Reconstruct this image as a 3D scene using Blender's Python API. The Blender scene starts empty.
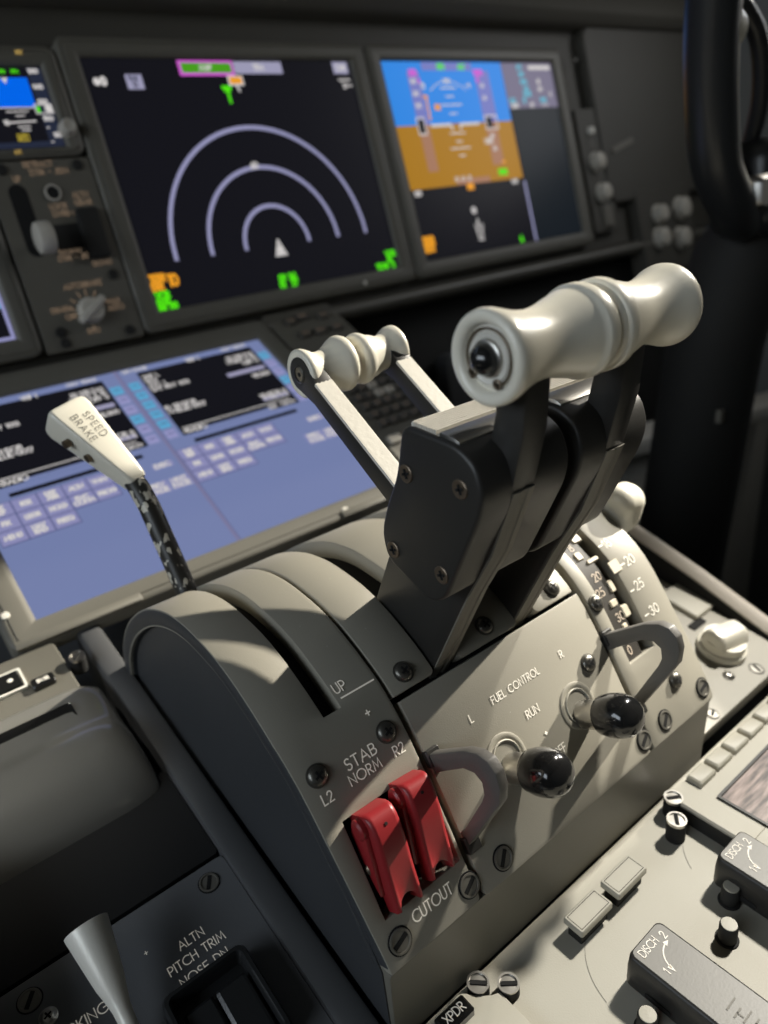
import bpy, bmesh, math, random
from mathutils import Matrix, Vector
random.seed(7)
PI = math.pi
RAD = math.radians
COL = bpy.context.scene.collection
sc = bpy.context.scene
DZ = 1.05          # everything is laid out around the pedestal first, then the floor is put at z = 0

# ------------------------------------------------------------------ materials
def _nodes(name):
    m = bpy.data.materials.new(name); m.use_nodes = True
    nt = m.node_tree
    return m, nt, nt.nodes['Principled BSDF'], nt.nodes['Material Output']
def mat(name, col, rough=.5, metal=0., spec=.5, speckle=0., bump=0., scale=900., coat=0., dust=None, var=.0):
    m, nt, b, out = _nodes(name)
    b.inputs['Base Color'].default_value = (*col, 1)
    b.inputs['Roughness'].default_value = rough
    b.inputs['Metallic'].default_value = metal
    b.inputs['Specular IOR Level'].default_value = spec
    if coat: b.inputs['Coat Weight'].default_value = coat; b.inputs['Coat Roughness'].default_value = .12
    tc = nt.nodes.new('ShaderNodeTexCoord')
    n = nt.nodes.new('ShaderNodeTexNoise'); n.inputs['Scale'].default_value = scale; n.inputs['Detail'].default_value = 3
    nt.links.new(tc.outputs['Object'], n.inputs['Vector'])
    if bump:
        bp = nt.nodes.new('ShaderNodeBump'); bp.inputs['Strength'].default_value = bump; bp.inputs['Distance'].default_value = .0004
        nt.links.new(n.outputs['Fac'], bp.inputs['Height']); nt.links.new(bp.outputs['Normal'], b.inputs['Normal'])
    last = None
    if var:
        n2 = nt.nodes.new('ShaderNodeTexNoise'); n2.inputs['Scale'].default_value = 28; n2.inputs['Detail'].default_value = 6
        nt.links.new(tc.outputs['Object'], n2.inputs['Vector'])
        mx = nt.nodes.new('ShaderNodeMix'); mx.data_type = 'RGBA'
        nt.links.new(n2.outputs['Fac'], mx.inputs[0])
        mx.inputs[6].default_value = (*[c*(1-var) for c in col], 1); mx.inputs[7].default_value = (*[min(1, c*(1+var)) for c in col], 1)
        last = mx.outputs[2]
    if dust:
        v = nt.nodes.new('ShaderNodeTexVoronoi'); v.inputs['Scale'].default_value = dust[1]
        nt.links.new(tc.outputs['Object'], v.inputs['Vector'])
        n3 = nt.nodes.new('ShaderNodeTexNoise'); n3.inputs['Scale'].default_value = dust[1]*.33
        nt.links.new(tc.outputs['Object'], n3.inputs['Vector'])
        r = nt.nodes.new('ShaderNodeMapRange'); r.inputs[1].default_value = dust[2]; r.inputs[2].default_value = dust[2]*.5
        r.inputs[3].default_value = 0; r.inputs[4].default_value = 1
        nt.links.new(v.outputs['Distance'], r.inputs[0])
        g = nt.nodes.new('ShaderNodeMath'); g.operation = 'GREATER_THAN'; g.inputs[1].default_value = dust[3]
        nt.links.new(n3.outputs['Fac'], g.inputs[0])
        mu = nt.nodes.new('ShaderNodeMath'); mu.operation = 'MULTIPLY'
        nt.links.new(r.outputs[0], mu.inputs[0]); nt.links.new(g.outputs[0], mu.inputs[1])
        mx = nt.nodes.new('ShaderNodeMix'); mx.data_type = 'RGBA'
        nt.links.new(mu.outputs[0], mx.inputs[0])
        if last: nt.links.new(last, mx.inputs[6])
        else: mx.inputs[6].default_value = (*col, 1)
        mx.inputs[7].default_value = (*dust[0], 1)
        last = mx.outputs[2]
    if last: nt.links.new(last, b.inputs['Base Color'])
    return m
def srgb(r, g, b):
    f = lambda c: (c/255/12.92) if c/255 <= .04045 else ((c/255+.055)/1.055)**2.4
    return (f(r), f(g), f(b))
def emit(name, rgb, k=1.):
    m, nt, b, out = _nodes(name)
    c = srgb(*rgb)
    b.inputs['Base Color'].default_value = (.005, .005, .006, 1)
    b.inputs['Roughness'].default_value = .3
    b.inputs['Specular IOR Level'].default_value = .10
    b.inputs['Emission Color'].default_value = (*c, 1)
    b.inputs['Emission Strength'].default_value = k
    return m
GREY = (.285, .268, .222)
M = {}
M['grey'] = mat('grey_panel_paint', GREY, .52, bump=.16, scale=1500, var=.05, dust=((.6, .57, .5), 210, .05, .62))
M['lightgrey'] = mat('light_grey_panel_paint', (.42, .40, .335), .5, bump=.22, scale=1300, var=.04, dust=((.66, .63, .56), 190, .05, .6))
M['greyshade'] = mat('grey_paint_with_shade', (.165, .157, .130), .5, bump=.2, scale=1200, var=.06)  # darker copy of the panel grey, puts the front face's shade into the colour
M['bezel'] = mat('bezel_paint', (.128, .122, .101), .5, bump=.15, scale=900, var=.05)
M['lowbezel'] = mat('lower_bezel_paint', (.15, .143, .12), .5, bump=.15, scale=900, var=.05)
M['fairing'] = mat('side_fairing_paint', (.060, .056, .046), .6, bump=.15, scale=900, var=.06)
M['panel'] = mat('instrument_panel_paint', (.125, .118, .097), .55, bump=.15, scale=900, var=.06)
M['trimpaint'] = mat('dark_trim_paint', (.14, .145, .152), .5, bump=.15, scale=900, var=.05)
M['bluegrey'] = mat('pedestal_side_paint', (.042, .045, .049), .5, bump=.15, scale=900, var=.05)
M['rail'] = mat('rail_paint', (.075, .077, .080), .5, bump=.15, scale=900, var=.05)
M['railgrip'] = mat('knurled_rail', (.42, .38, .33), .7, bump=.8, scale=700)
M['shroud'] = mat('glareshield_vinyl', (.085, .080, .066), .8, bump=.4, scale=500)
M['black'] = mat('black_satin', (.024, .023, .021), .42, bump=.1, scale=1500, dust=((.3, .28, .25), 160, .035, .66))
M['blackmatt'] = mat('black_matt', (.012, .012, .011), .75)
M['void'] = mat('dark_recess', (.006, .006, .006), .9)
M['gloss'] = mat('gloss_black_plastic', (.012, .012, .012), .14, coat=.4)
M['rubber'] = mat('black_rubber', (.020, .021, .022), .30, bump=.15, scale=700)
M['palm'] = mat('polished_dark_grey_plastic', (.17, .166, .15), .22, coat=.7)
M['cream'] = mat('cream_plastic', (.80, .765, .655), .34, spec=.5, coat=.25, var=.03)
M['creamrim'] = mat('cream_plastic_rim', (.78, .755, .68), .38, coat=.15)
M['beige'] = mat('beige_plastic', (.62, .56, .44), .5)
M['red'] = mat('red_plastic', (.27, .016, .020), .42, coat=.12, var=.12, dust=((.5, .2, .2), 260, .05, .63))
M['brushed'] = mat('bright_satin_handle', (.86, .83, .74), .40, metal=.15, bump=.15, scale=700)
M['steel'] = mat('steel', (.42, .41, .39), .34, metal=1., bump=.1, scale=600)
M['satin'] = mat('satin_aluminium', (.62, .6, .56), .3, metal=1.)
M['alu'] = mat('bare_aluminium_edge', (.66, .63, .56), .5, spec=.4, bump=.5, scale=400)
M['edge'] = mat('worn_grey_edge', (.16, .15, .125), .55)
M['guard'] = mat('guard_grey_plastic', (.098, .093, .086), .5, bump=.2, scale=900)
M['screwgrey'] = mat('grey_screw', (.20, .19, .165), .42, metal=.4)
M['darkscrew'] = mat('dark_screw_steel', (.14, .135, .12), .35, metal=.8)
M['bronze'] = mat('bronze_screw', (.19, .15, .11), .42, metal=.8)
M['ink'] = mat('white_legend_ink', (.82, .78, .7), .6)
b_ = M['ink'].node_tree.nodes['Principled BSDF']; b_.inputs['Emission Color'].default_value = (1, .93, .8, 1); b_.inputs['Emission Strength'].default_value = .14   # back-lit legends
M['inkdim'] = mat('ink_tan', (.62, .52, .42), .6)
M['inkgrey'] = mat('engraved_grey_ink', (.16, .15, .13), .6)
M['key'] = mat('dark_key', (.075, .07, .062), .5)
M['keyface'] = mat('pale_key', (.5, .47, .41), .5)
M['brownstrip'] = mat('gate_dark_brown', (.022, .018, .013), .6)
M['ledge'] = mat('ledge_grey', (.1, .095, .08), .45)
M['knobgrey'] = mat('knob_grey', (.52, .49, .43), .5)
M['sidelining'] = mat('footwell_grey', (.55, .53, .48), .7)
M['seatgrey'] = mat('sidewall_grey', (.22, .215, .2), .7)
def worn():
    m, nt, b, out = _nodes('worn_black_paint')
    b.inputs['Roughness'].default_value = .4
    tc = nt.nodes.new('ShaderNodeTexCoord')
    mp = nt.nodes.new('ShaderNodeMapping'); mp.inputs['Scale'].default_value = (260, 150, 130)
    n = nt.nodes.new('ShaderNodeTexNoise'); n.inputs['Scale'].default_value = 1; n.inputs['Detail'].default_value = 2.5
    nt.links.new(tc.outputs['Object'], mp.inputs['Vector']); nt.links.new(mp.outputs[0], n.inputs['Vector'])
    r = nt.nodes.new('ShaderNodeValToRGB'); r.color_ramp.elements[0].position = .555; r.color_ramp.elements[1].position = .58
    r.color_ramp.elements[0].color = (.028, .026, .022, 1); r.color_ramp.elements[1].color = (.62, .58, .48, 1)
    nt.links.new(n.outputs['Fac'], r.inputs[0]); nt.links.new(r.outputs[0], b.inputs['Base Color'])
    return m
M['worn'] = worn()
def streaked():
    m, nt, b, out = _nodes('dusty_glass_with_reflections')  # pinkish streaks paint reflections into the dusty glass
    b.inputs['Roughness'].default_value = .3
    tc = nt.nodes.new('ShaderNodeTexCoord')
    mp = nt.nodes.new('ShaderNodeMapping'); mp.inputs['Scale'].default_value = (60, 420, 60); mp.inputs['Rotation'].default_value = (0, 0, RAD(42))
    n = nt.nodes.new('ShaderNodeTexNoise'); n.inputs['Scale'].default_value = 1.; n.inputs['Detail'].default_value = 5
    nt.links.new(tc.outputs['Object'], mp.inputs['Vector']); nt.links.new(mp.outputs[0], n.inputs['Vector'])
    r = nt.nodes.new('ShaderNodeValToRGB'); r.color_ramp.elements[0].position = .35; r.color_ramp.elements[1].position = .7
    r.color_ramp.elements[0].color = (.1, .085, .08, 1); r.color_ramp.elements[1].color = (.42, .33, .3, 1)
    nt.links.new(n.outputs['Fac'], r.inputs[0]); nt.links.new(r.outputs[0], b.inputs['Base Color'])
    return m
M['streakyglass'] = streaked()
# things that shine by themselves (screen pixels)
for nm, rgb in dict(scr_black=(20, 20, 26), scr_dark=(22, 28, 34), scr_blue=(118, 130, 174), scr_maroon=(24, 16, 18), scr_white=(214, 210, 208), scr_lilac=(150, 150, 196),
                    scr_line=(150, 150, 186), scr_cyan=(92, 168, 208), scr_key=(142, 142, 186), scr_green=(84, 232, 20), scr_keyline=(92, 98, 140), scr_divider=(124, 122, 158),
                    scr_amber=(240, 160, 40), scr_magenta=(214, 96, 214), scr_barwhite=(160, 158, 186), scr_sky=(46, 138, 232), scr_brown=(172, 122, 28), scr_tape=(120, 126, 196),
                    scr_tapebrown=(168, 122, 96), scr_grey=(118, 112, 136), scr_mag=(190, 40, 190), scr_isfdblue=(0, 104, 240), scr_cyantext=(96, 190, 214), scr_yellow=(190, 170, 60),
                    scr_greenbar=(74, 160, 30), scr_navy=(38, 44, 62)).items():
    M[nm] = emit(nm, rgb, .92)
M['litlegend'] = emit('backlit_legend', (128, 110, 92), .75)
M['litamber'] = emit('lit_amber_key', (190, 160, 90), .8)
M['keyglow'] = emit('dim_lit_key', (104, 92, 80), .55)

# ------------------------------------------------------------------ object helpers
def tag(o, label=None, cat=None, group=None, kind=None):
    if label: o['label'] = label
    if cat: o['category'] = cat
    if group: o['group'] = group
    if kind: o['kind'] = kind
    return o
def thing(name, label, cat, loc=(0, 0, 0), group=None):
    o = bpy.data.objects.new(name, None); COL.objects.link(o); o.location = loc; o.empty_display_size = .02
    return tag(o, label, cat, group)
def wloc(o):
    v = Vector((0, 0, 0))
    while o: v += o.location; o = o.parent
    return v
class MB:
    def __init__(s): s.v = []; s.f = []; s.mi = []; s.k = 0
    def add(s, vs, fs):
        o = len(s.v); s.v += [Vector(p) for p in vs]
        for f in fs: s.f.append([i+o for i in f]); s.mi.append(s.k)
        return s
    def box(s, m, sx, sy, sz):
        c = [(x*sx/2, y*sy/2, z*sz/2) for z in (-1, 1) for y in (-1, 1) for x in (-1, 1)]
        return s.add([m @ Vector(p) for p in c], [(0, 2, 3, 1), (4, 5, 7, 6), (0, 1, 5, 4), (2, 6, 7, 3), (0, 4, 6, 2), (1, 3, 7, 5)])
    def loft(s, rings, cap0=True, cap1=True, closed=True):
        n = len(rings[0]); vs = [p for r in rings for p in r]; fs = []
        for i in range(len(rings)-1):
            for j in range(n if closed else n-1):
                a = i*n+j; b = i*n+(j+1) % n
                fs.append((a, b, b+n, a+n))
        if cap0: fs.append(tuple(range(n-1, -1, -1)))
        if cap1: fs.append(tuple(range((len(rings)-1)*n, len(rings)*n)))
        return s.add(vs, fs)
    def slab(s, m, w, h, rad, levels, seg=5):
        "rounded rectangle in the local xy plane, levels = [(inset, z), ...] from the bottom up"
        return s.loft([[m @ Vector((x, y, z)) for x, y in rrect(w-2*i, h-2*i, max(rad-i, .0001), seg)] for i, z in levels])
    def prism(s, m, pts, z0, z1):
        return s.loft([[m @ Vector((x, y, z)) for x, y in pts] for z in (z0, z1)])
    def lathe(s, m, prof, n=32, cap0=True, cap1=True):
        return s.loft([[m @ Vector((r*math.cos(2*PI*k/n), r*math.sin(2*PI*k/n), z)) for k in range(n)] for r, z in prof], cap0, cap1)
    def tube(s, pts, rad, n=12, cap=True):
        pts = [Vector(p) for p in pts]; rings = []; up = None
        for i, p in enumerate(pts):
            t = (pts[min(i+1, len(pts)-1)]-pts[max(i-1, 0)]).normalized()
            if up is None: up = Vector((0, 0, 1)) if abs(t.z) < .9 else Vector((1, 0, 0))
            a = t.cross(up).normalized(); b = a.cross(t); up = b
            r = rad[i] if isinstance(rad, (list, tuple)) else rad
            if not isinstance(r, tuple): r = (r, r)
            rings.append([p+a*r[0]*math.cos(2*PI*k/n)+b*r[1]*math.sin(2*PI*k/n) for k in range(n)])
        return s.loft(rings, cap, cap)
    def extrude_x(s, yz, x0, x1):
        return s.loft([[Vector((x, y, z)) for y, z in yz] for x in (x0, x1)])
    def build(s, name, m, parent=None, bev=0., sharp=38., seg=2, label=None):
        o0 = wloc(parent) if parent else Vector((0, 0, 0))
        me = bpy.data.meshes.new(name)
        me.from_pydata([tuple(p-o0) for p in s.v], [], s.f)
        for x in (m if isinstance(m, (list, tuple)) else [m]): me.materials.append(x)
        for i, p in enumerate(me.polygons): p.material_index = s.mi[i]
        bm = bmesh.new(); bm.from_mesh(me)
        bmesh.ops.remove_doubles(bm, verts=bm.verts, dist=1e-7)
        bmesh.ops.recalc_face_normals(bm, faces=bm.faces)
        if bev:
            ed = [e for e in bm.edges if len(e.link_faces) == 2 and e.calc_face_angle(0) > RAD(32)]
            bmesh.ops.bevel(bm, geom=ed, offset=bev, segments=seg, affect='EDGES', profile=.5, clamp_overlap=True)
        bm.to_mesh(me); bm.free()
        for p in me.polygons: p.use_smooth = True
        me.set_sharp_from_angle(angle=RAD(sharp))
        o = bpy.data.objects.new(name, me); COL.objects.link(o)
        if parent: o.parent = parent
        if label: o['label'] = label
        return o
def rrect(w, h, r, seg=5):
    r = min(r, w/2*.999, h/2*.999); out = []
    for cx, cy, a in ((w/2-r, h/2-r, 0), (-w/2+r, h/2-r, 90), (-w/2+r, -h/2+r, 180), (w/2-r, -h/2+r, 270)):
        for k in range(seg+1):
            t = RAD(a+90*k/seg); out.append((cx+r*math.cos(t), cy+r*math.sin(t)))
    return out
def frame(o, x, y):
    "matrix whose x and y axes lie in a surface and z points out of it"
    x = Vector(x).normalized(); z = x.cross(Vector(y)).normalized(); y = z.cross(x)
    m = Matrix.Identity(4)
    for i in range(3): m[i][0] = x[i]; m[i][1] = y[i]; m[i][2] = z[i]; m[i][3] = o[i]
    return m
def T(x, y, z=0): return Matrix.Translation((x, y, z))
def RZ(a): return Matrix.Rotation(a, 4, 'Z')
def copy_tree(o, parent=None):
    c = o.copy(); COL.objects.link(c)
    if parent: c.parent = parent
    for ch in list(o.children): copy_tree(ch, c)
    return c

# ------------------------------------------------------------------ stroke lettering
def A(cx, cy, rx, ry, a0, a1, n=9):
    return [(cx+rx*math.cos(RAD(a0+(a1-a0)*i/n)), cy+ry*math.sin(RAD(a0+(a1-a0)*i/n))) for i in range(n+1)]
G = {
 'A': (.72, [[(0, 0), (.36, 1), (.72, 0)], [(.13, .34), (.59, .34)]]), 'B': (.52, [[(0, 0), (0, 1), (.22, 1)]+A(.24, .76, .22, .24, 90, -90)+[(0, .52)], [(.24, .52)]+A(.26, .26, .26, .26, 90, -90)+[(0, 0)]]),
 'C': (.8, [A(.5, .5, .5, .5, 50, 310, 18)]), 'D': (.66, [[(0, 0), (0, 1), (.2, 1)]+A(.2, .5, .46, .5, 90, -90, 12)+[(0, 0)]]),
 'E': (.46, [[(.46, 1), (0, 1), (0, 0), (.46, 0)], [(0, .52), (.42, .52)]]), 'F': (.44, [[(.44, 1), (0, 1), (0, 0)], [(0, .52), (.4, .52)]]),
 'G': (.86, [A(.5, .5, .5, .5, 48, 360, 18)+[(.56, .5)]]), 'H': (.6, [[(0, 0), (0, 1)], [(.6, 0), (.6, 1)], [(0, .52), (.6, .52)]]), 'I': (.02, [[(0, 0), (0, 1)]]),
 'J': (.3, [[(.3, 1), (.3, .2)]+A(.1, .2, .2, .2, 0, -120, 6)]), 'K': (.56, [[(0, 0), (0, 1)], [(.54, 1), (0, .45)], [(.16, .6), (.56, 0)]]), 'L': (.4, [[(0, 1), (0, 0), (.4, 0)]]),
 'M': (.84, [[(0, 0), (.12, 1), (.42, .2), (.72, 1), (.84, 0)]]), 'N': (.66, [[(0, 0), (0, 1), (.66, 0), (.66, 1)]]), 'O': (1., [A(.5, .5, .5, .5, 0, 360, 24)]),
 'P': (.5, [[(0, 0), (0, 1), (.22, 1)]+A(.22, .72, .28, .28, 90, -90)+[(0, .44)]]), 'Q': (1., [A(.5, .5, .5, .5, 0, 360, 24), [(.6, .3), (.95, -.02)]]),
 'R': (.52, [[(0, 0), (0, 1), (.22, 1)]+A(.22, .73, .27, .27, 90, -90)+[(0, .46)], [(.2, .46), (.52, 0)]]),
 'S': (.46, [A(.23, .75, .21, .25, 40, 250, 9)+A(.23, .26, .23, .26, 80, -140, 9)]), 'T': (.5, [[(0, 1), (.5, 1)], [(.25, 1), (.25, 0)]]),
 'U': (.56, [[(0, 1), (0, .28)]+A(.28, .28, .28, .28, 180, 360, 10)+[(.56, 1)]]), 'V': (.66, [[(0, 1), (.33, 0), (.66, 1)]]), 'W': (.98, [[(0, 1), (.24, 0), (.49, .9), (.74, 0), (.98, 1)]]),
 'X': (.6, [[(0, 0), (.6, 1)], [(0, 1), (.6, 0)]]), 'Y': (.6, [[(0, 1), (.3, .48), (.6, 1)], [(.3, .48), (.3, 0)]]), 'Z': (.56, [[(0, 1), (.56, 1), (0, 0), (.56, 0)]]),
 '0': (.56, [A(.28, .5, .28, .5, 0, 360, 20)]), '1': (.2, [[(0, .8), (.18, 1), (.18, 0)]]), '2': (.5, [A(.25, .74, .24, .26, 170, -30, 10)+[(0, 0), (.5, 0)]]),
 '3': (.5, [A(.23, .76, .21, .24, 150, -90, 10)+A(.23, .27, .26, .27, 90, -150, 10)]), '4': (.56, [[(.42, 0), (.42, 1), (0, .28), (.56, .28)]]), '5': (.5, [[(.46, 1), (.12, 1), (.06, .56)]+A(.22, .32, .27, .32, 120, -140, 10)]),
 '6': (.54, [[(.38, 1), (.06, .46)]+A(.27, .3, .27, .3, 150, 510, 18)]), '7': (.5, [[(0, 1), (.5, 1), (.14, 0)]]), '8': (.5, [A(.25, .76, .2, .24, 0, 360, 14), A(.25, .27, .25, .27, 0, 360, 14)]),
 '9': (.54, [[(.16, 0), (.48, .54)]+A(.27, .7, .27, .3, -30, 330, 18)]), '-': (.34, [[(0, .48), (.34, .48)]]), '+': (.5, [[(0, .5), (.5, .5)], [(.25, .25), (.25, .75)]]), '.': (.06, [[(0, 0), (.05, 0)]]),
 '/': (.4, [[(0, 0), (.4, 1)]]), '<': (.5, [[(.5, .9), (0, .5), (.5, .1)]]), '>': (.5, [[(0, .9), (.5, .5), (0, .1)]]), ' ': (.36, []), '|': (.02, [[(0, 0), (0, 1)]]), '_': (.6, [[(0, 0), (.6, 0)]]),
}
def strokes(mb, pl, wd, fn):
    "a flat ribbon of width wd along the polyline pl, fn maps the plane to the surface"
    n = len(pl)
    if n < 2: return
    L = []; Rr = []
    for i in range(n):
        a = Vector(pl[max(i-1, 0)]); b = Vector(pl[min(i+1, n-1)])
        if 0 < i < n-1:
            d1 = (Vector(pl[i])-a); d2 = (b-Vector(pl[i]))
            d1 = d1.normalized() if d1.length else d2.normalized(); d2 = d2.normalized() if d2.length else d1
            t = d1+d2
            t = t.normalized() if t.length > .2 else d1
            k = 1/max(.55, abs(t.dot(d1)))
        else:
            t = (b-a); t = t.normalized() if t.length else Vector((1, 0)); k = 1
        nx = Vector((-t.y, t.x))*wd/2*k; p = Vector(pl[i])
        if i == 0: p = p-t*wd/2
        if i == n-1: p = p+t*wd/2
        L.append(fn(*(p+nx))); Rr.append(fn(*(p-nx)))
    mb.add(L+Rr, [(i, i+1, n+i+1, n+i) for i in range(n-1)])
def tw(t, h, sp=.2): return sum((G[c][0]+sp)*h for c in t)-sp*h
def text(mb, t, fn, x, y, h, wd=None, sp=.22, align='l', sx=1.):
    wd = wd or h*.13
    if align == 'c': x -= tw(t, h, sp)*sx/2
    if align == 'r': x -= tw(t, h, sp)*sx
    for c in t:
        w, ss = G[c]
        for pl in ss: strokes(mb, [(x+px*h*sx, y+py*h) for px, py in pl], wd, fn)
        x += (w+sp)*h*sx
def flat(m, lift=.0002): return lambda u, v: m @ Vector((u, v, lift))
def quad(mb, fn, x0, y0, x1, y1): mb.add([fn(x0, y0), fn(x1, y0), fn(x1, y1), fn(x0, y1)], [(0, 1, 2, 3)])
def rectline(mb, fn, x0, y0, x1, y1, w):
    strokes(mb, [(x0, y0), (x1, y0), (x1, y1), (x0, y1), (x0, y0)], w, fn)

# ------------------------------------------------------------------ screws
def pan_screw(m, parent, r=.0042, h=.0026, mk='darkscrew'):
    b = MB(); b.k = 0
    b.lathe(m, [(r*1.15, -.001), (r*1.15, .0006), (r, .0008), (r*.98, h*.45), (r*.8, h*.8), (r*.45, h), (0.0001, h*1.03)], 24)
    b.k = 1
    for a in (.4, .4+PI/2): b.box(m @ T(0, 0, h*.9) @ RZ(a), r*1.0, r*.24, h*.36)
    return b.build('screw', [M[mk], M['void']], parent)
def flush_screw(m, parent, r=.0046, ang=.5, mk='screwgrey'):
    b = MB(); b.k = 1
    b.lathe(m, [(r*1.22, -.0006), (r*1.22, .00012), (r*1.05, .00016)], 28)
    b.k = 0
    b.lathe(m, [(r*1.08, -.0002), (r*1.08, .0007), (r*.9, .0008), (r*.86, .0003)], 28, True, False)
    b.lathe(m, [(r*.87, .0003), (0.0001, .00035)], 28, False, True)
    b.k = 1
    b.box(m @ T(0, 0, .0004) @ RZ(ang), r*1.6, r*.42, .0003)
    return b.build('screw', [M[mk], M['void']], parent)
def post_screw(m, parent, r=.005, h=.008, ang=.6):
    b = MB(); b.k = 1
    b.lathe(m, [(r, -.001), (r, h*.86)], 28); b.k = 0
    b.lathe(m, [(r, h*.86), (r*1.02, h), (r*.82, h), (r*.8, h-.0008)], 28, True, False)
    b.lathe(m, [(r*.81, h-.0008), (.0001, h-.0007)], 28, False, True)
    b.k = 1; b.box(m @ T(0, 0, h-.0004) @ RZ(ang), r*1.5, r*.36, .0005)
    return b.build('screw', [M['satin'], M['void']], parent)
def cross_screw(m, parent, r=.0034):
    b = MB(); b.lathe(m, [(r*1.1, -.0004), (r*1.1, .00015), (r, .0004), (r*.5, .0002), (.0001, .0001)], 24)
    b.k = 1
    for a in (.3, .3+PI/2): b.box(m @ T(0, 0, .0003) @ RZ(a), r*1.15, r*.3, .0005)
    return b.build('screw', [M['bronze'], M['void']], parent)

# ------------------------------------------------------------------ reference surfaces
X1 = Vector((1, 0, 0))
F_MAIN = frame((0, 0, 0), X1, (0, .25882, .96593))          # y = 0 at the top of the screens, z towards the seats
F_LOW = frame((0, -.0881, -.2646), X1, (0, .8849, .4658))   # y = 0 at the top of the lower screen
F_AFT = frame((0, 0, -.4565), X1, (0, 1, 0))
F_DECK = frame((0, -.5464, -.4350), X1, (0, 1, .2))         # sloping deck beside the lever stand
def dk(x, Y, z=0): return F_DECK @ T(x, (Y+.5464)*1.0198, z)
PK = [(-.350, -.41), (-.3560, -.390), (-.3660, -.3705), (-.3857, -.349), (-.407, -.332), (-.434, -.3155), (-.462, -.3045), (-.485, -.3005), (-.505, -.3015), (-.522, -.3045),
      (-.5385, -.3110), (-.5593, -.3230), (-.5723, -.3355), (-.5852, -.3535), (-.6009, -.3785), (-.6177, -.4075)]
PROF = []
for i in range(len(PK)-1):
    a, b, c, d = [Vector(PK[min(max(k, 0), len(PK)-1)]) for k in (i-1, i, i+1, i+2)]
    for j in range(8):
        u = j/8; PROF.append(.5*((2*b)+(c-a)*u+(2*a-5*b+4*c-d)*u*u+(3*b-a-3*c+d)*u**3))
PROF.append(Vector(PK[-1]))
SL = [0.]
for i in range(1, len(PROF)): SL.append(SL[-1]+(PROF[i]-PROF[i-1]).length)
def _at(s):
    s = max(0., min(s, SL[-1]))
    for i in range(len(SL)-1):
        if SL[i+1] >= s: break
    return i, (s-SL[i])/(SL[i+1]-SL[i])
def tang(s):
    a = Vector((0, 0))
    for d in (-.004, 0, .004):
        i, u = _at(s+d); a += (PROF[i+1]-PROF[i]).normalized()
    return a.normalized()
def surf(x, s, h=0.):
    i, u = _at(s); p = PROF[i].lerp(PROF[i+1], u); t = tang(s)
    if s > SL[-1]: p = p+t*(s-SL[-1])
    return Vector((x, p.x+t.y*h, p.y-t.x*h))
def F_S(x, s, h=0.):
    t = tang(s); return frame(surf(x, s, h), X1, (0, -t.x, -t.y))
def on_surf(x0, s0, lift=.0003): return lambda u, v: surf(x0+u, s0-v, lift)
def ip(tab, s):
    if s <= tab[0][0]: return tab[0][1]
    for (a, p), (b, q) in zip(tab, tab[1:]):
        if s <= b: return p+(q-p)*(s-a)/(b-a)
    return tab[-1][1]

# ------------------------------------------------------------------ the setting
def struct(name, mb, m, **k):
    o = mb.build(name, m, None, **k); o['kind'] = 'structure'; return o
I4 = Matrix.Identity(4)
WX = 1.25
struct('floor', MB().box(T(0, -.5, -DZ-.03), 2.7, 4., .06), M['blackmatt'])
struct('ceiling', MB().box(T(0, -.75, .72), 2.7, 2.4, .05), M['shroud'])
# front: bulkhead below, windscreen post and glass above the glareshield
struct('wall_front', MB().box(T(0, .62, -.40), 2.7, .06, 1.3), M['blackmatt'])
def side_wall(sgn, name, wn):
    b = MB()
    y0, y1, z0, z1 = WIN[sgn]
    x = sgn*WX
    b.box(T(x, .0, (-DZ+z0)/2), .06, 4., z0+DZ)                              # below the sill
    b.box(T(x, .0, (z1+.72)/2), .06, 4., .72-z1)                            # above the glass
    b.box(T(x, (y1+2.)/2, (z0+z1)/2), .06, 2.-y1, z1-z0)                    # ahead
    b.box(T(x, (-2.+y0)/2, (z0+z1)/2), .06, y0+2., z1-z0)                   # behind
    if sgn > 0: b.box(T(x, y0+.010, (z0+.250)/2), .06, .0195, .250-z0)       # added unseen block that keeps the sun off the aft panel
    struct(name, b, M['seatgrey'])
    f = MB()
    for yy, zz, sy, sz in (((y0+y1)/2, z0, y1-y0+.05, .03), ((y0+y1)/2, z1, y1-y0+.05, .03), (y0-.005, (z0+z1)/2, .03, z1-z0), (y1+.005, (z0+z1)/2, .03, z1-z0)):
        f.box(T(x-sgn*.035, yy, zz), .02, sy, sz)
    struct(wn, f, M['blackmatt'])
WIN = {1: (-.6715, -.2825, .085, .64), -1: (-1.2, -.1, .0, .45)}  # right opening is shaped to trim the sunbeam
side_wall(1, 'wall_right', 'window_1'); side_wall(-1, 'wall_left', 'window_2')
b = MB(); b.box(T(0, -2.0, -.15), 2.7, .05, 1.8); struct('wall_back', b, M['seatgrey'])

# ------------------------------------------------------------------ centre pedestal body
ped = thing('center_pedestal', 'dark grey centre pedestal body with raised side rails carrying the lever stand', 'pedestal', (0, -.55, -DZ))
b = MB()
b.extrude_x([(-.15, -.40), (-.32, -.425), (-.60, -.4785), (-1.2, -.4785), (-1.2, -DZ), (-.15, -DZ)], -.262, .262)
b.build('body', M['rail'], ped, bev=.004)
def rail(x0, x1, pts, dn, m, name, lab=None, nb=6):
    b = MB(); rings = []
    for (y, z) in pts:
        w = x1-x0; r = .003
        rings.append([Vector((x0, y, z-dn)), Vector((x0, y, z-r)), Vector((x0+r*.3, y, z-r*.3)), Vector((x0+r, y, z)), Vector((x1-r, y, z)), Vector((x1-r*.3, y, z-r*.3)), Vector((x1, y, z-r)), Vector((x1, y, z-dn))])
    b.loft(rings); return b.build(name, m, ped, label=lab)
dz = lambda y: -.4304+.2*(y+.5464)
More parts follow.
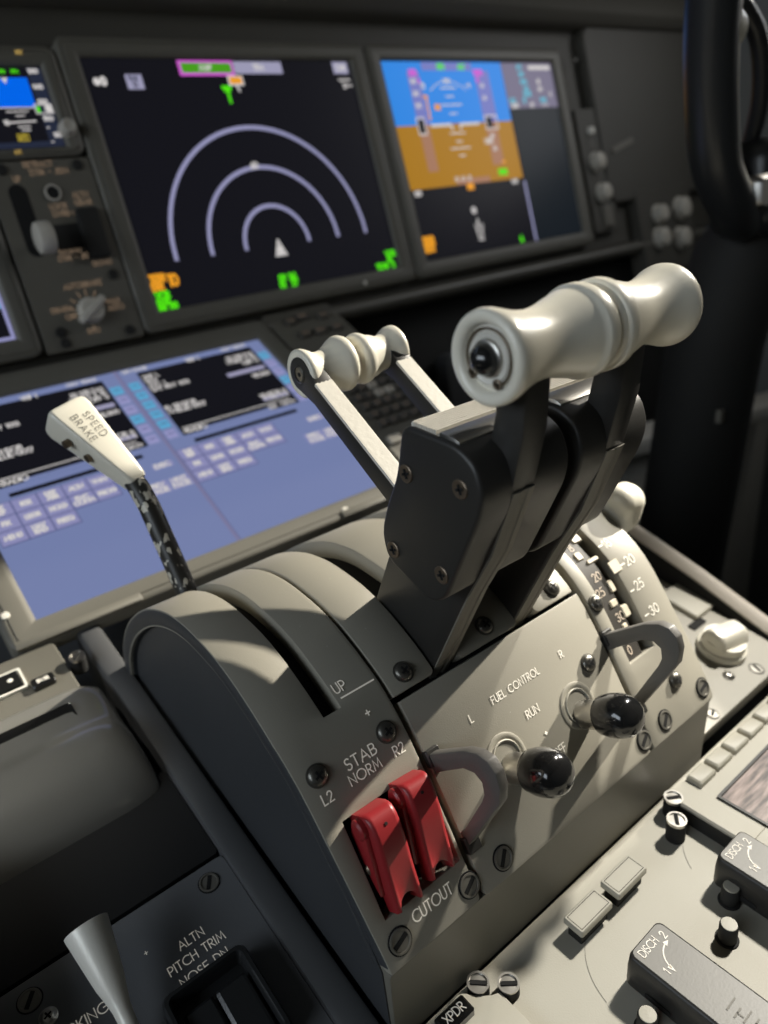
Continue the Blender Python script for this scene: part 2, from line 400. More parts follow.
rail(-.1345, -.1195, [(y, dz(y)) for y in (-.30, -.40, -.5, -.56, -.60)]+[(-.63, -.4455), (-.9, -.4455)], .06, M['rail'], 'inner_rail')
rail(.1205, .125, [(y, dz(y)-.012) for y in (-.30, -.45, -.60)]+[(-.612, -.456)], .03, M['rail'], 'inner_rail')
rail(-.262, -.250, [(y, dz(y)+.03) for y in (-.30, -.5, -.60)]+[(-.63, -.425), (-.9, -.425)], .08, M['rail'], 'outer_rail')
RR = [(-.385, -.3765), (-.42, -.3805), (-.45, -.3875), (-.480, -.3975), (-.53, -.4145), (-.588, -.4370), (-.64, -.452), (-.9, -.452)]
rail(.2445, .262, [(y, z-.002) for y, z in RR], .08, M['void'], 'outer_rail')  # near-black colour paints the shade on this rail's inner wall
b = MB()
rings = []
for y, z in RR:
    rings.append([Vector((.2455+.0155*t, y, z-.0015+.004*math.sin(PI*t))) for t in (0, .15, .35, .5, .65, .85, 1)]+[Vector((.261, y, z-.005)), Vector((.2455, y, z-.005))])
b.loft(rings); b.build('grip_strip', M['railgrip'], ped, label='pale knurled strip along the right rail')

# ------------------------------------------------------------------ the lever stand (throttle quadrant)
quad_t = thing('throttle_quadrant', 'grey lever stand with curved slotted covers between the two pilots', 'throttle quadrant', (0, -.49, -.4565))
XL = [(.20, -.1215), (.264, -.1217), (.288, -.1203), (.31, -.1193), (.337, -.1178), (.362, -.1163)]
XR = [(.245, .1165), (.265, .1178), (.285, .1185), (.304, .1187), (.3325, .1199), (.354, .1206), (.37, .1202)]
def plate(name, m, x0, x1, s0, s1, holes=(), th=.010, parent=None, cr=.0016, corners='', h=0., bev=.0009, nx=None):
    """curved cover that follows the stand; x0, x1 are numbers or tables over s; holes = (xa, xb, sa, sb)"""
    fx0 = (lambda s: ip(x0, s)) if isinstance(x0, list) else (lambda s: x0)
    fx1 = (lambda s: ip(x1, s)) if isinstance(x1, list) else (lambda s: x1)
    ss = sorted(set([s0, s1]+[q for hh in holes for q in hh[2:]]+[cr*k/4+s0 for k in range(5)]+[s1-cr*k/4 for k in range(5)]+[s for s in [k*.0075 for k in range(60)] if s0 < s < s1]))
    ss = [s for i, s in enumerate(ss) if i == 0 or s-ss[i-1] > 1e-5 and s0-1e-9 <= s <= s1+1e-9]
    xs = sorted(set([q for hh in holes for q in hh[:2]]))
    cols = [None]+xs+[None]
    def xx(j, s):
        a, c = fx0(s), fx1(s)
        d1 = s1-s; d0 = s-s0
        if 'R' in corners and d1 < cr: c -= cr-math.sqrt(max(0, cr*cr-(cr-d1)**2))
        if 'L' in corners and d1 < cr: a += cr-math.sqrt(max(0, cr*cr-(cr-d1)**2))
        if j == 0: return a
        if j == len(cols)-1: return c
        return cols[j]
    nj = len(cols); vs = []; fs = []; top = {}
    for lay in (0, 1):
        for i, s in enumerate(ss):
            for j in range(nj):
                top[(lay, i, j)] = len(vs); vs.append(surf(xx(j, s), s, h-(th if lay else 0)))
    cell = {}
    for i in range(len(ss)-1):
        for j in range(nj-1):
            ok = True
            if xs:
                sm = (ss[i]+ss[i+1])/2; xm = (xx(j, sm)+xx(j+1, sm))/2
                for ha in holes:
                    if ha[0] < xm < ha[1] and ha[2] < sm < ha[3]: ok = False
            cell[(i, j)] = ok
    for (i, j), ok in cell.items():
        if not ok: continue
        q = [(i, j), (i, j+1), (i+1, j+1), (i+1, j)]
        fs.append([top[(0, *k)] for k in q]); fs.append([top[(1, *k)] for k in q[::-1]])
        for (di, dj), e in (((-1, 0), (q[0], q[1])), ((0, 1), (q[1], q[2])), ((1, 0), (q[2], q[3])), ((0, -1), (q[3], q[0]))):
            if not cell.get((i+di, j+dj), False):
                a, c = e; fs.append([top[(0, *c)], top[(0, *a)], top[(1, *a)], top[(1, *c)]])
    b = MB(); b.add(vs, fs)
    return b.build(name, m, parent or quad_t, bev=bev, sharp=30)
SE = SL[-1]
sb_cover = plate('stabilizer_cover', M['grey'], XL, -.0672, .0, SE-.0008, [(-.0975, -.0887, .02, .266), (-.1100, -.0692, .3050, .3470)], corners='R')
plate('lever_cover', M['grey'], -.0652, -.0408, .0, .2738, corners='R', cr=.0025)
plate('lever_cover', M['grey'], -.0250, .0142, .0, .2745, corners='LR', cr=.0025)
plate('lever_cover', M['grey'], .0277, .0563, .0, .2745, corners='L', cr=.0025)
fuel_cover = plate('fuel_control_cover', M['grey'], -.0640, .0580, .2765, SE, corners='LR')
flap_cover = plate('flap_cover', M['grey'], .0612, XR, .0, SE, [(.0702, .0918, .06, .3225)], corners='R', cr=.003)
# dark body underneath, seen through every gap
def off_prof(h, n=46, s0=0., s1=None): return [(lambda p: (p.y, p.z))(surf(0, s0+((s1 or SE)-s0)*k/n, h)) for k in range(n+1)]
b = MB(); b.extrude_x(off_prof(-.0105)+[(-.6125, -.4565), (-.36, -.4565)], -.1150, .1150); b.build('inner_body', M['void'], quad_t, sharp=30)
# side plates: recessed field and a raised rim that follows the curve
for sgn in (-1, 1):
    b = MB(); b.extrude_x(off_prof(-.0075)+[(-.6120, -.4565), (-.352, -.4565)], sgn*.1172, sgn*.1145); b.build('side_plate', M['bluegrey'], quad_t, sharp=30)
    n = 46; rings = []
    for k in range(n+1):
        s = (SE-.0035)*k/n; xo = ip(XL, s) if sgn < 0 else ip(XR, s)
        xo = xo+sgn*.0003; xi = sgn*.1150
        rings.append([surf(xi, s, -.0105), surf(sgn*.1178, s, -.0105), surf(xo-sgn*.0006, s, -.0095), surf(xo, s, -.0085), surf(xo, s, -.0014), surf(xo-sgn*.0004, s, -.0007), surf(xi, s, -.0012)])
    b = MB(); b.loft(rings); b.build('side_rim', M['bluegrey'], quad_t, sharp=40)
# face that drops from the lower lip to the pedestal
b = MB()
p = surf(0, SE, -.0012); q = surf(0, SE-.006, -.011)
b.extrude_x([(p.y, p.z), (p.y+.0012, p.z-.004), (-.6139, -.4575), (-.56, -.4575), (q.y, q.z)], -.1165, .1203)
b.build('front_face', M['greyshade'], quad_t, bev=.0008)

for x, s in ((-.0547, .2663), (-.1116, .2844), (-.0761, .2843), (-.0037, .2668), (.0454, .2674), (.0429, .3093), (.0959, .3447), (.0662, .2861)):
    pan_screw(F_S(x, s), quad_t)
for x, s in ((-.0698, .3580), (-.1078, .3572), (-.0493, .3585), (.1140, .3580), (.0767, .3584), (.0569, .3593)):
    flush_screw(F_S(x, s, .0002), quad_t, ang=random.uniform(.2, 1.2))
def qtext(t, x, s, h, sp=.24, align='l', wd=None, sx=1., m='ink'):
    b = MB(); text(b, t, on_surf(x, s), 0, 0, h, wd or h*.13, sp, align, sx); return b.build('lettering', M[m], quad_t)
qtext('UP', -.0872, .2602, .0044)
b = MB(); strokes(b, [(-.0863+.0172*k/4, -.2627) for k in range(5)], .0007, lambda u, v: surf(u, -v, .0003)); b.build('index_line', M['ink'], quad_t)
qtext('+', -.0805, .2755, .0040, wd=.0006)
qtext('STAB', -.0990, .2894, .0045, .22, sx=1.18)
qtext('NORM', -.1002, .2952, .0040, .24, sx=1.05)
qtext('L2', -.1139, .2958, .0041); qtext('R2', -.0769, .2951, .0041)
qtext('CUTOUT', -.0990, .3557, .0046, .2, sx=.92)
qtext('FUEL CONTROL', -.0208, .2998, .0035, .26, sx=.93); qtext('L', -.0358, .3012, .0036); qtext('R', .0282, .2996, .0036)
qtext('RUN', -.0062, .3147, .0037); qtext('CUTOFF', -.0104, .3378, .0040, .2, sx=.93)
qtext('+', -.0006, .3262, .0022, wd=.0007)
for t, x, s in (('18', .0960, .2640), ('20', .1018, .2782), ('25', .0985, .2922), ('30', .1003, .3082)): qtext(t, x, s, .0050, .22, sx=1.1)
b = MB()
for x, s in ((.0935, .2612), (.0984, .2760), (.0948, .2908), (.0965, .3062)): strokes(b, [(x-.0013, -s), (x+.0016, -s)], .0008, lambda u, v: surf(u, -v, .0003))
b.build('index_line', M['ink'], quad_t)
# flap gate inside its slot: a numbered dark strip and a notched track
b = MB(); rings = [[surf(.0700, .06+.266*k/30, h) for h in (-.0100, -.0022)]+[surf(.0836, .06+.266*k/30, h) for h in (-.0022, -.0100)] for k in range(31)]
b.loft(rings); gate = b.build('flap_gate_strip', M['brownstrip'], quad_t, sharp=30)
b = MB()
for t, x, s in (('8', .0762, .2555), ('20', .0760, .2768), ('25', .0722, .2853), ('30', .0772, .3016), ('0', .0745, .3195)): text(b, t, on_surf(x, s, -.0020), 0, 0, .0046, .0006, .22)
b.build('lettering', M['inkdim'], gate)
for x0, x1, s0, s1 in ((.0815, .0888, .2465, .2525), (.0748, .0800, .2570, .2625), (.0790, .0886, .2640, .2668), (.0826, .0868, .2795, .2865), (.0772, .0830, .2895, .2935), (.0830, .0886, .2950, .3020), (.0780, .0822, .3035, .3085)):
    b = MB(); b.slab(F_S((x0+x1)/2, (s0+s1)/2, -.006), x1-x0, s1-s0, .0012, [(0, 0), (0, .0038), (.0006, .0046)]); b.build('gate_detent', M['beige'], quad_t)  # cream colour of the detents paints the sun on the notch edges
b = MB(); b.slab(F_S(.0925, .2748, 0), .0078, .0070, .0006, [(0, 0), (0, .0006), (.0002, .0008)]); b.build('flap_index_tab', M['beige'], quad_t, label='small square cream index tab beside the twenty mark')

# ------------------------------------------------------------------ thrust levers
def lathe_x(b, cy, cz, prof, n=40, cap0=True, cap1=True):
    m = frame((0, cy, cz), (0, 1, 0), (0, 0, 1))       # local z = +x
    b.lathe(m, [(r, x) for x, r in prof], n, cap0, cap1)
GY, GZ = -.6159, -.1786
HOUS = [(-.5748, -.2065), (-.6035, -.2090), (-.6117, -.2140), (-.6152, -.2239), (-.6130, -.2341), (-.5934, -.2732), (-.5879, -.2773), (-.5822, -.2787), (-.5577, -.2685), (-.5556, -.2562), (-.5605, -.2439), (-.5683, -.2297), (-.5715, -.2196)]
def round_poly(p, r, seg=4):
    out = []; n = len(p)
    for i in range(n):
        a, b, c = Vector(p[i-1]), Vector(p[i]), Vector(p[(i+1) % n])
        u = (a-b); v = (c-b); k = min(r, u.length*.45, v.length*.45)
        p0 = b+u.normalized()*k; p1 = b+v.normalized()*k
        for j in range(seg+1):
            t = j/seg; out.append(tuple(p0*(1-t)**2+b*2*t*(1-t)+p1*t*t))
    return out
def thrust_lever(sgn, xo, label):
    t = thing('thrust_lever', label, 'thrust lever', (xo-.032, -.585, -.30), 'thrust levers')
    # arm: broad blade from the slot up to the grip
    aft = [(-.6215, -.176), (-.6215, -.1905), (-.6200, -.2066), (-.6142, -.2291), (-.6026, -.2579), (-.5880, -.2827), (-.5655, -.327), (-.556, -.345)]
    fwd = [(-.512, -.335), (-.5254, -.3075), (-.5384, -.2809), (-.560, -.262), (-.592, -.235), (-.6040, -.2140), (-.6075, -.2000), (-.6085, -.176)]
    b = MB(); b.extrude_x(aft+fwd, xo-.0395, xo-.0268); b.build('arm', M['black'], t, bev=.0012)
    b = MB(); rings = []
    for i, (y, z) in enumerate(aft[3:]):
        w = .0006
        y -= .0006
        rings.append([Vector((xo-.0388, y+.004, z)), Vector((xo-.0388, y, z)), Vector((xo-.0352, y-.0006, z)), Vector((xo-.0345, y-.0001, z)), Vector((xo-.0318, y-.0001, z)), Vector((xo-.0311, y-.0006, z)), Vector((xo-.0274, y, z)), Vector((xo-.0274, y+.004, z))])
    b.loft(rings); b.build('edge_strip', M['edge'], t, sharp=20, label='worn brown grey strip along the rear edge')
    # housing
    b = MB(); b.extrude_x(round_poly(HOUS, .007), xo-.0545, xo-(.0078 if sgn < 0 else .0118)); hs = b.build('housing', M['black'], t, bev=.0018, seg=3)
    fl = frame((xo-.0545, 0, 0), (0, -1, 0), (0, 0, 1))         # the face that looks to the left seat
    if sgn < 0:
        for px, pz in ((-.5755, -.2260), (-.6045, -.2246), (-.5631, -.2625), (-.5918, -.2634)):
            cross_screw(fl @ T(-px, pz, .0002), hs)
    # ridged pad on top of the housing
    ya, yb = -.5785, -.6025
    za = lambda y: -.2065-.0025*((y+.5748)/-.0287)
    prof = [(ya, za(ya)-.001), (ya, za(ya)+.0008)]
    n = 9
    for k in range(n):
        y = ya-.0008-.0128*k/n; prof += [(y, za(y)+.0016), (y-.0008, za(y)+.0016), (y-.00085, za(y)-.0004), (y-.0013, za(y)-.0004)]
    b = MB(); prof += [(-.5930, za(-.5930)+.0008), (-.5930, za(-.593)-.001)]; b.extrude_x(prof, xo-.0525, xo-.0100)
    b.build('ridged_pad', M['alu'], hs, sharp=25)
    prof = [(-.5932, za(-.593)-.001), (-.5932, za(-.593)+.0014), (-.6005, za(-.6005)+.0014), (-.6030, za(-.603)+.0002), (-.6030, za(-.603)-.001)]
    b = MB(); b.extrude_x(prof, xo-.0525, xo-.0100); b.build('pad_edge', M['steel'], hs, bev=.0003)
    # grip
    P = [(-.0490, .0107), (-.0502, .0116), (-.0509, .0130), (-.0507, .0144), (-.0495, .0153), (-.0480, .0155), (-.0460, .01525), (-.0425, .0142), (-.0380, .0129), (-.0330, .0120), (-.0290, .0117), (-.0250, .0119), (-.0200, .0128), (-.0150, .0140), (-.0110, .0149), (-.0088, .0153),
         (-.0082, .0160), (-.0074, .0163), (-.0036, .0163), (-.0030, .0161), (-.0026, .0151), (-.0008, .0149), (-.0002, .0142)]
    x0 = -.0017
    if sgn < 0:
        P = [(x+x0, r) for x, r in P]
        b = MB(); lathe_x(b, GY, GZ, [(-.0462+x0, .0094), (-.0465+x0, .0104)]+P, 48, False, True); g = b.build('grip', M['cream'], t, sharp=60)
        b = MB()
        lathe_x(b, GY, GZ, [(-.0484+x0, .0001), (-.0486+x0, .0078), (-.0489+x0, .0081), (-.0480+x0, .0085), (-.0474+x0, .0106)], 40)
        sw = b.build('switch_plate', M['creamrim'], g, sharp=60)
        b = MB(); lathe_x(b, GY, GZ, [(-.0497+x0, .0046), (-.0500+x0, .0054), (-.0496+x0, .0061), (-.0479+x0, .0065)], 32, False, False); b.build('switch_bezel', M['satin'], g, sharp=60)
        b = MB(); lathe_x(b, GY, GZ, [(-.0548+x0, .0001), (-.0546+x0, .0016), (-.0537+x0, .0034), (-.0522+x0, .0047), (-.0504+x0, .0051), (-.0485+x0, .0046)], 28); b.build('push_button', M['gloss'], g, sharp=80, label='round black disconnect button')
        # open retaining ring with two eyes
        fr = frame((-.0482+x0, GY, GZ), (0, -1, 0), (0, 0, 1))
        ri = MB(); a0, a1 = -58, 212
        ri.tube([fr @ Vector((.0093*math.cos(RAD(a0+(a1-a0)*k/40)), .0093*math.sin(RAD(a0+(a1-a0)*k/40)), .0004)) for k in range(41)], .00045, 8)
        for a in (a0-6, a1+6):
            c = fr @ T(.0086*math.cos(RAD(a)), .0086*math.sin(RAD(a)), .0004)
            ri.lathe(c, [(.0017, 0), (.0018, .0007), (.0012, .0009), (.0008, .0006), (.0007, 0)], 16)
        ri.build('retaining_ring', M['bronze'], g, sharp=50)
    else:
        P = [(-x*(.965 if x < -.0495 or True else 1)+x0+.0004, r) for x, r in P[::-1]]
        b = MB(); lathe_x(b, GY, GZ, P+[(.0490+x0, .0001)], 48, True, True); b.build('grip', M['cream'], t, sharp=60)
    return t
thrust_lever(-1, 0., 'left black thrust lever whose cream grip end shows a round black button')
thrust_lever(1, .0535, 'right black thrust lever with plain flared cream grip end')

# ------------------------------------------------------------------ reverse levers
RY, RZ_ = -.4692, -.2080
def reverse_lever(sgn, label):
    t = thing('reverse_thrust_lever', label, 'reverse thrust lever', (sgn*.025, -.53, -.25), 'reverse levers ahead of the thrust levers')
    xa = -.0308 if sgn < 0 else .0200
    d = Vector((-.5500-RY, -.2655-RZ_)); L = d.length; d.normalize(); nrm = Vector((d.y, -d.x)) if d.x > 0 else Vector((-d.y, d.x))
    if nrm.y < 0: nrm = -nrm
    hw = .0052; c = Vector((RY, RZ_)); e = c+d*L
    pts = [tuple(e-nrm*hw*1.15), tuple(e+nrm*hw*1.15)]
    a0 = math.atan2(nrm.y, nrm.x)
    rr = .0084
    base = c+nrm*hw+d*.012
    pts += [tuple(c+nrm*hw+d*.016)]
    n = 14; a1 = math.atan2(-nrm.y, -nrm.x)
    for k in range(n+1):
        ang = k/n*PI; v = nrm*math.cos(ang)*rr-d*math.sin(ang)*rr; pts.append(tuple(c+v))
    pts += [tuple(c-nrm*hw+d*.016)]
    b = MB(); b.extrude_x(pts, xa, xa+.0095); arm = b.build('arm', M['black'], t, bev=.0005)
    b = MB(); q0 = c+d*.0125+nrm*(hw+.0002); q1 = e+nrm*(hw*1.15+.0002)
    rings = []
    for q in (q0, q1):
        rings.append([Vector((xa-.0001, *(q-nrm*.0012))), Vector((xa-.0001, *(q+nrm*.0004)))]+[Vector((xa+.0095*k/8, *(q+nrm*(.0004+(.00012 if k % 2 else 0))))) for k in range(1, 8)]+[Vector((xa+.0096, *(q+nrm*.0004))), Vector((xa+.0096, *(q-nrm*.0012)))])
    b.loft(rings); b.build('edge_strip', M['alu'], t, sharp=20, label='pale ribbed strip on the upper edge')
    fr = frame((xa, RY, RZ_), (0, -1, 0), (0, 0, 1))
    b = MB(); b.lathe(fr, [(.0046, -.0005), (.0046, .0002), (.0036, .0006), (.0036, .0001), (.0001, .0001)], 24); b.k = 1; b.lathe(fr, [(.0012, 0), (.0012, .0003), (.0001, .0003)], 6)
    b.build('pivot_screw', [M['darkscrew'], M['void']], arm)
    P = [(-.0300, .0086), (-.0305, .0098), (-.0304, .0113), (-.0296, .0121), (-.0275, .0120), (-.0250, .0109), (-.0225, .0094), (-.0195, .0087), (-.0165, .0091), (-.0135, .0103), (-.0105, .0121), (-.0085, .0134), (-.0068, .0141), (-.0052, .0142), (-.0036, .0136), (-.0026, .0124), (-.0018, .0108), (-.0012, .0098), (-.0003, .0094)]
    if sgn > 0: P = [(-x, r*(.93 if x > -.012 else 1.05)) for x, r in P[::-1]]
    b = MB()
    # the flange is cut where the arm runs through it
    lathe_x(b, RY, RZ_, P, 40); b.build('grip', M['cream'], t, sharp=60)
    return t
reverse_lever(-1, 'left reverse lever with turned cream grip and pale upper edge')
reverse_lever(1, 'right reverse lever with cream grip partly behind the left one')

# ------------------------------------------------------------------ speed brake lever
sb = thing('speed_brake_lever', 'cream speed brake handle on a bent black stalk with chipped paint', 'speed brake lever', (-.093, -.42, -.315))
b = MB()
b.tube([(-.093, -.426, -.335), (-.093, -.4174, -.3202), (-.0935, -.4055, -.2985), (-.0938, -.3940, -.2790), (-.0942, -.3860, -.2700), (-.0947, -.3740, -.2630)], [(.0060, .0060)]*4+[(.0060, .0060), (.0058, .0060)], 20)
b.build('stalk', M['worn'], sb, sharp=60)
Pb = Vector((-.0940, -.3815, -.2655)); Pt = Vector((-.1105, -.3480, -.2255))
ax = (Pt-Pb).normalized(); wv = Vector((.96, .22, .14)).normalized(); wv = (wv-ax*wv.dot(ax)).normalized(); nv = wv.cross(ax).normalized()
if nv.z < 0: nv = -nv
L = (Pt-Pb).length; rings = []
for u, w, th, of in ((-.03, .0102, .0118, -.0010), (0., .0116, .0130, -.0010), (.06, .0124, .0136, -.0010), (.5, .0182, .0180, -.0022), (.90, .0236, .0222, -.0034), (.96, .0236, .0218, -.0034), (1.00, .0226, .0200, -.0034), (1.03, .0196, .0165, -.0036)):
    rings.append([Pb+ax*L*u+wv*(x-.0022*max(0, u))+nv*(y+of) for x, y in rrect(w, th, .0026, 4)])
b = MB(); b.loft(rings); hd = b.build('handle', M['cream'], sb, bev=0, sharp=50)
lab = frame(Pb+ax*L*.5+nv*.0068-wv*.001, -ax, nv.cross(-ax))
def handle_face(u, v):
    k = (.5-u/L-.06)/.84
    return lab @ Vector((u, v, -.0068+.0136/2-.0010+k*((.0222-.0136)/2-.0024)+.00025))
b = MB(); text(b, 'SPEED', handle_face, -.0175, .0010, .0042, .00042, .34); text(b, 'BRAKE', handle_face, -.0190, -.0058, .0042, .00042, .34); b.build('lettering', M['inkgrey'], hd)
for u in (.46, .70):
    m = frame(Pb+ax*L*u-wv*(.0182/2+(u-.5)*.0135+.0022*u-.0006)-nv*.002, ax, nv)
    b = MB(); b.lathe(m, [(.0024, -.003), (.0024, .0002), (.0019, .0002), (.0018, -.0004), (.0001, -.0004)], 20); b.build('screw', M['bronze'], hd)

# flap lever: its handle end shows past the lever housings
fl = thing('flap_lever', 'rounded cream flap handle end behind the numbered flap scale', 'flap lever', (.079, -.53, -.32))
b = MB(); b.slab(frame((.079, -.500, -.310), (1, 0, 0), (0, -1, .15)), .008, .010, .002, [(0, 0), (0, .020)]); b.tube([(.079, -.500, -.290), (.118, -.502, -.290), (.128, -.512, -.294), (.1315, -.532, -.304)], [.005, .005, .005, .006], 14); b.build('stalk', M['creamrim'], fl)
b = MB(); m = frame((0, -.5440, -.3160), (0, 1, .25), (0, -.25, 1))
b.loft([[m @ Vector((x_*k, y_*k, z)) for x_, y_ in rrect(.0215, .032, .0100, 6)] for z, k in ((.1205, .4), (.1210, .62), (.1225, .86), (.1250, .98), (.1280, 1), (.1330, 1), (.1368, .97), (.1400, .86), (.1420, .62), (.1426, .4))])
b.build('handle', M['cream'], fl, sharp=70)

# ------------------------------------------------------------------ fuel control switches, their guards, the red covers
def fuel_switch(x, label):
    t = thing('fuel_control_switch', label, 'lever-lock switch', (x, -.5958, -.3702), 'fuel control switches')
    m = F_S(x-.0010, .3237)
    b = MB(); b.lathe(m, [(.0116, -.0004), (.0116, .0004), (.0112, .0006), (.0095, .0006), (.0091, .0003), (.0080, .0003)], 36, True, False); b.build('collar', M['grey'], t)
    b = MB(); b.lathe(m, [(.0084, -.003), (.0084, .0006), (.0081, .0009), (.0075, .0006), (.0072, -.002)], 32, False, False); b.build('bushing', M['lightgrey'], t)
    b = MB(); b.lathe(m, [(.0074, -.0012), (.0001, -.0012)], 24); b.build('opening', M['void'], t)
    d = Vector((0, -.872, .490)).normalized(); o_ = (x, -.5992, -.3744)
    m2 = frame(o_, X1, (0, d.z, -d.y))
    if (m2.to_3x3() @ Vector((0, 0, 1))).dot(d) < 0: m2 = frame(o_, X1, (0, -d.z, d.y))
    b = MB(); b.lathe(m2, [(.0060, -.004), (.0068, -.001), (.0072, .001), (.0072, .0140)], 32); b.build('shaft', M['satin'], t, sharp=50)
    b = MB(); b.lathe(m2, [(.0074, .0125), (.0090, .0125), (.0096, .0133), (.0099, .0150), (.0104, .0175), (.0106, .0200), (.0104, .0240), (.0096, .0278), (.0080, .0306), (.0058, .0322), (.0032, .0331), (.0001, .0334)], 40); b.build('knob', M['gloss'], t, sharp=80)
    return t
s1 = fuel_switch(-.0253, 'black-tipped fuel switch under the letter L, close to the red covers')
s2 = copy_tree(s1); s2.location.x += .0515; s2['label'] = 'black-tipped fuel switch under the letter R, nearer the flap scale'
g_ = thing('switch_guard', 'grey bent guard bar between the red covers and the fuel switch', 'guard', (-.06, -.595, -.37), 'bent guard bars')
outer = [(-.5760, -.3560), (-.5825, -.3530), (-.6072, -.3345), (-.6150, -.3308), (-.6205, -.3308), (-.6248, -.3342), (-.6268, -.3405), (-.6262, -.3490), (-.6050, -.3915), (-.5990, -.3900)]
inner = [(-.6000, -.3850), (-.6047, -.3800), (-.6165, -.3545), (-.6180, -.3495), (-.6170, -.3440), (-.6130, -.3420), (-.6066, -.3440), (-.5835, -.3632), (-.5770, -.3650)]
b = MB(); b.extrude_x(outer+inner, -.0632, -.0582); b.build('bar', M['guard'], g_, bev=.0006)
for s in (.3040, .3440):
    b = MB(); b.slab(F_S(-.0607, s, -.002), .0075, .0080, .001, [(0, 0), (0, .0032), (.0006, .0038)]); b.build('foot', M['black'], g_)
g2 = copy_tree(g_); g2.location.x += .1235; g2['label'] = 'grey bent guard bar at the lower end of the flap scale'
def red_cover(x, s, tilt, label):
    t = thing('switch_cover', label, 'switch cover', tuple(surf(x, s)), 'red hinged switch covers')
    m = F_S(x, s, -.004) @ RZ(tilt)
    HV = [(0., .003), (.0001, .0118), (.0006, .0140), (.0016, .0156), (.0032, .0166), (.0055, .0170), (.0100, .0168), (.0150, .0160), (.0190, .0150), (.0220, .0140), (.0270, .0126), (.0330, .0112), (.0385, .0100), (.0410, .0092)]
    W = .0132; nu = 26; vs = []; fs = []
    us = [-W/2, -W/2+.0006, -W/2+.0018]+[-W/2+.0018+(W-.0036)*k/nu for k in range(1, nu)]+[W/2-.0018, W/2-.0006, W/2]
    n = len(us)
    for v, h in HV:
        for k, u in enumerate(us):
            cut = .0052*math.sqrt(max(0, 1-(u/.0046)**2)) if abs(u) < .0046 else 0
            vv = v*(1-cut/.0410) if v > .02 else v
            vv = v if v <= .026 else .026+(v-.026)*(.015-cut)/.015
            e = abs(abs(u)-W/2); dh = .0013 if e < 1e-6 else (.0005 if e < .0008 else 0)
            fl_ = 1+.10*max(0, (v-.02)/.02)*0
            vs.append(m @ Vector((u*fl_, -vv, h-min(dh, h*.5))))
    nv_ = len(HV)
    for i in range(nv_-1):
        for j in range(n-1): fs.append((i*n+j, i*n+j+1, (i+1)*n+j+1, (i+1)*n+j))
    # skirt
    ring = [i*n for i in range(nv_)]+[(nv_-1)*n+j for j in range(1, n)]+[i*n+n-1 for i in range(nv_-2, -1, -1)]+[j for j in range(n-2, 0, -1)]
    o = len(vs); mi = m.inverted()
    for r in ring:
        q = mi @ vs[r]; vs.append(m @ Vector((q.x, q.y, .0012)))
    for k in range(len(ring)):
        a, c = k, (k+1) % len(ring); fs.append((ring[a], ring[c], o+c, o+a))
    b = MB(); b.add(vs, fs); cv = b.build('cover', M['red'], t, sharp=52)
    b = MB(); b.lathe(m @ T(-W/2-.0008, -.0052, .0092) @ Matrix.Rotation(PI/2, 4, 'Y') @ T(0, 0, -.0022), [(.0034, 0), (.0044, .0008), (.0046, .0040), (.0040, .0052)], 24); b.build('hinge_lug', M['red'], t)
    b = MB(); b.loft([[m @ Vector(p) for p in ((-W/2-.0022, -.002, .0095+z), (-W/2-.0022, -.0090, .0125+z), (-W/2-.0022, -.020, .0090+z), (-W/2-.0022, -.034, .004+z), (-W/2-.0022, -.02, .0005+z), (-W/2-.0022, -.006, .0015+z))] for z in (0,)]+[[m @ Vector(p) for p in ((-W/2+.001, -.002, .0095), (-W/2+.001, -.0090, .0125), (-W/2+.001, -.020, .0090), (-W/2+.001, -.034, .004), (-W/2+.001, -.02, .0005), (-W/2+.001, -.006, .0015))]])
    b.build('side_cheek', M['red'], t, bev=.0006)
    b = MB(); b.lathe(m @ T(0, -.0062, .0164), [(.0007, 0), (.0007, .0008), (.0001, .00085)], 12); b.build('pin_hole', M['void'], cv)
    b = MB(); b.lathe(m @ T(0, -.0330, .001), [(.0035, 0), (.0035, .005), (.0028, .0058), (.0001, .0058)], 18); b.build('toggle', M['blackmatt'], t)
    return t
red_cover(-.0988, .3048, RAD(-1.5), 'left red switch cover in the recess above the word CUTOUT')
red_cover(-.0788, .3032, RAD(-3.5), 'right red switch cover in the recess, beside the bent guard bar')
b = MB(); b.lathe(F_S(-.1060, .3270, -.004) , [(.003, 0), (.003, .004), (.0022, .005), (.0001, .005)], 16)
b.build('hinge_spring', M['bronze'], quad_t)

# ------------------------------------------------------------------ main instrument panel
ip_ = thing('instrument_panel', 'dark brown grey main instrument panel carrying the upper displays', 'instrument panel', (0, -.06, -.25))
def mslab(b, x0, x1, y0, y1, levels, rad=.006, fr=None):
    b.slab((fr or F_MAIN) @ T((x0+x1)/2, (y0+y1)/2), abs(x1-x0), abs(y1-y0), rad, levels)
b = MB(); mslab(b, -.95, 1.12, -.258, .052, [(0, -.05), (0, -.012), (.002, -.010)], .012); b.build('backing', M['fairing'], ip_)
b = MB(); m = F_MAIN @ T(0, -.268, .004)
b.loft([[m @ Vector((x, .010*math.cos(2*PI*k/20), -.012+.016*math.sin(2*PI*k/20))) for k in range(20)] for x in (.13, .16, 1.05)]); b.build('hand_ledge', M['ledge'], ip_, label='rounded ledge under the right displays')
b = MB(); mslab(b, -.95, 1.12, -.40, -.255, [(0, -.16), (0, -.035)], .004); b.build('under_panel', M['blackmatt'], ip_)
gs = thing('glareshield', 'dark padded glareshield overhanging the instrument panel', 'glareshield', (0, 0, .06))
b = MB(); mslab(b, -1.0, 1.15, .047, .16, [(0, -.14), (0, .006), (.004, .014), (.014, .022)], .014); b.build('pad', M['shroud'], gs)
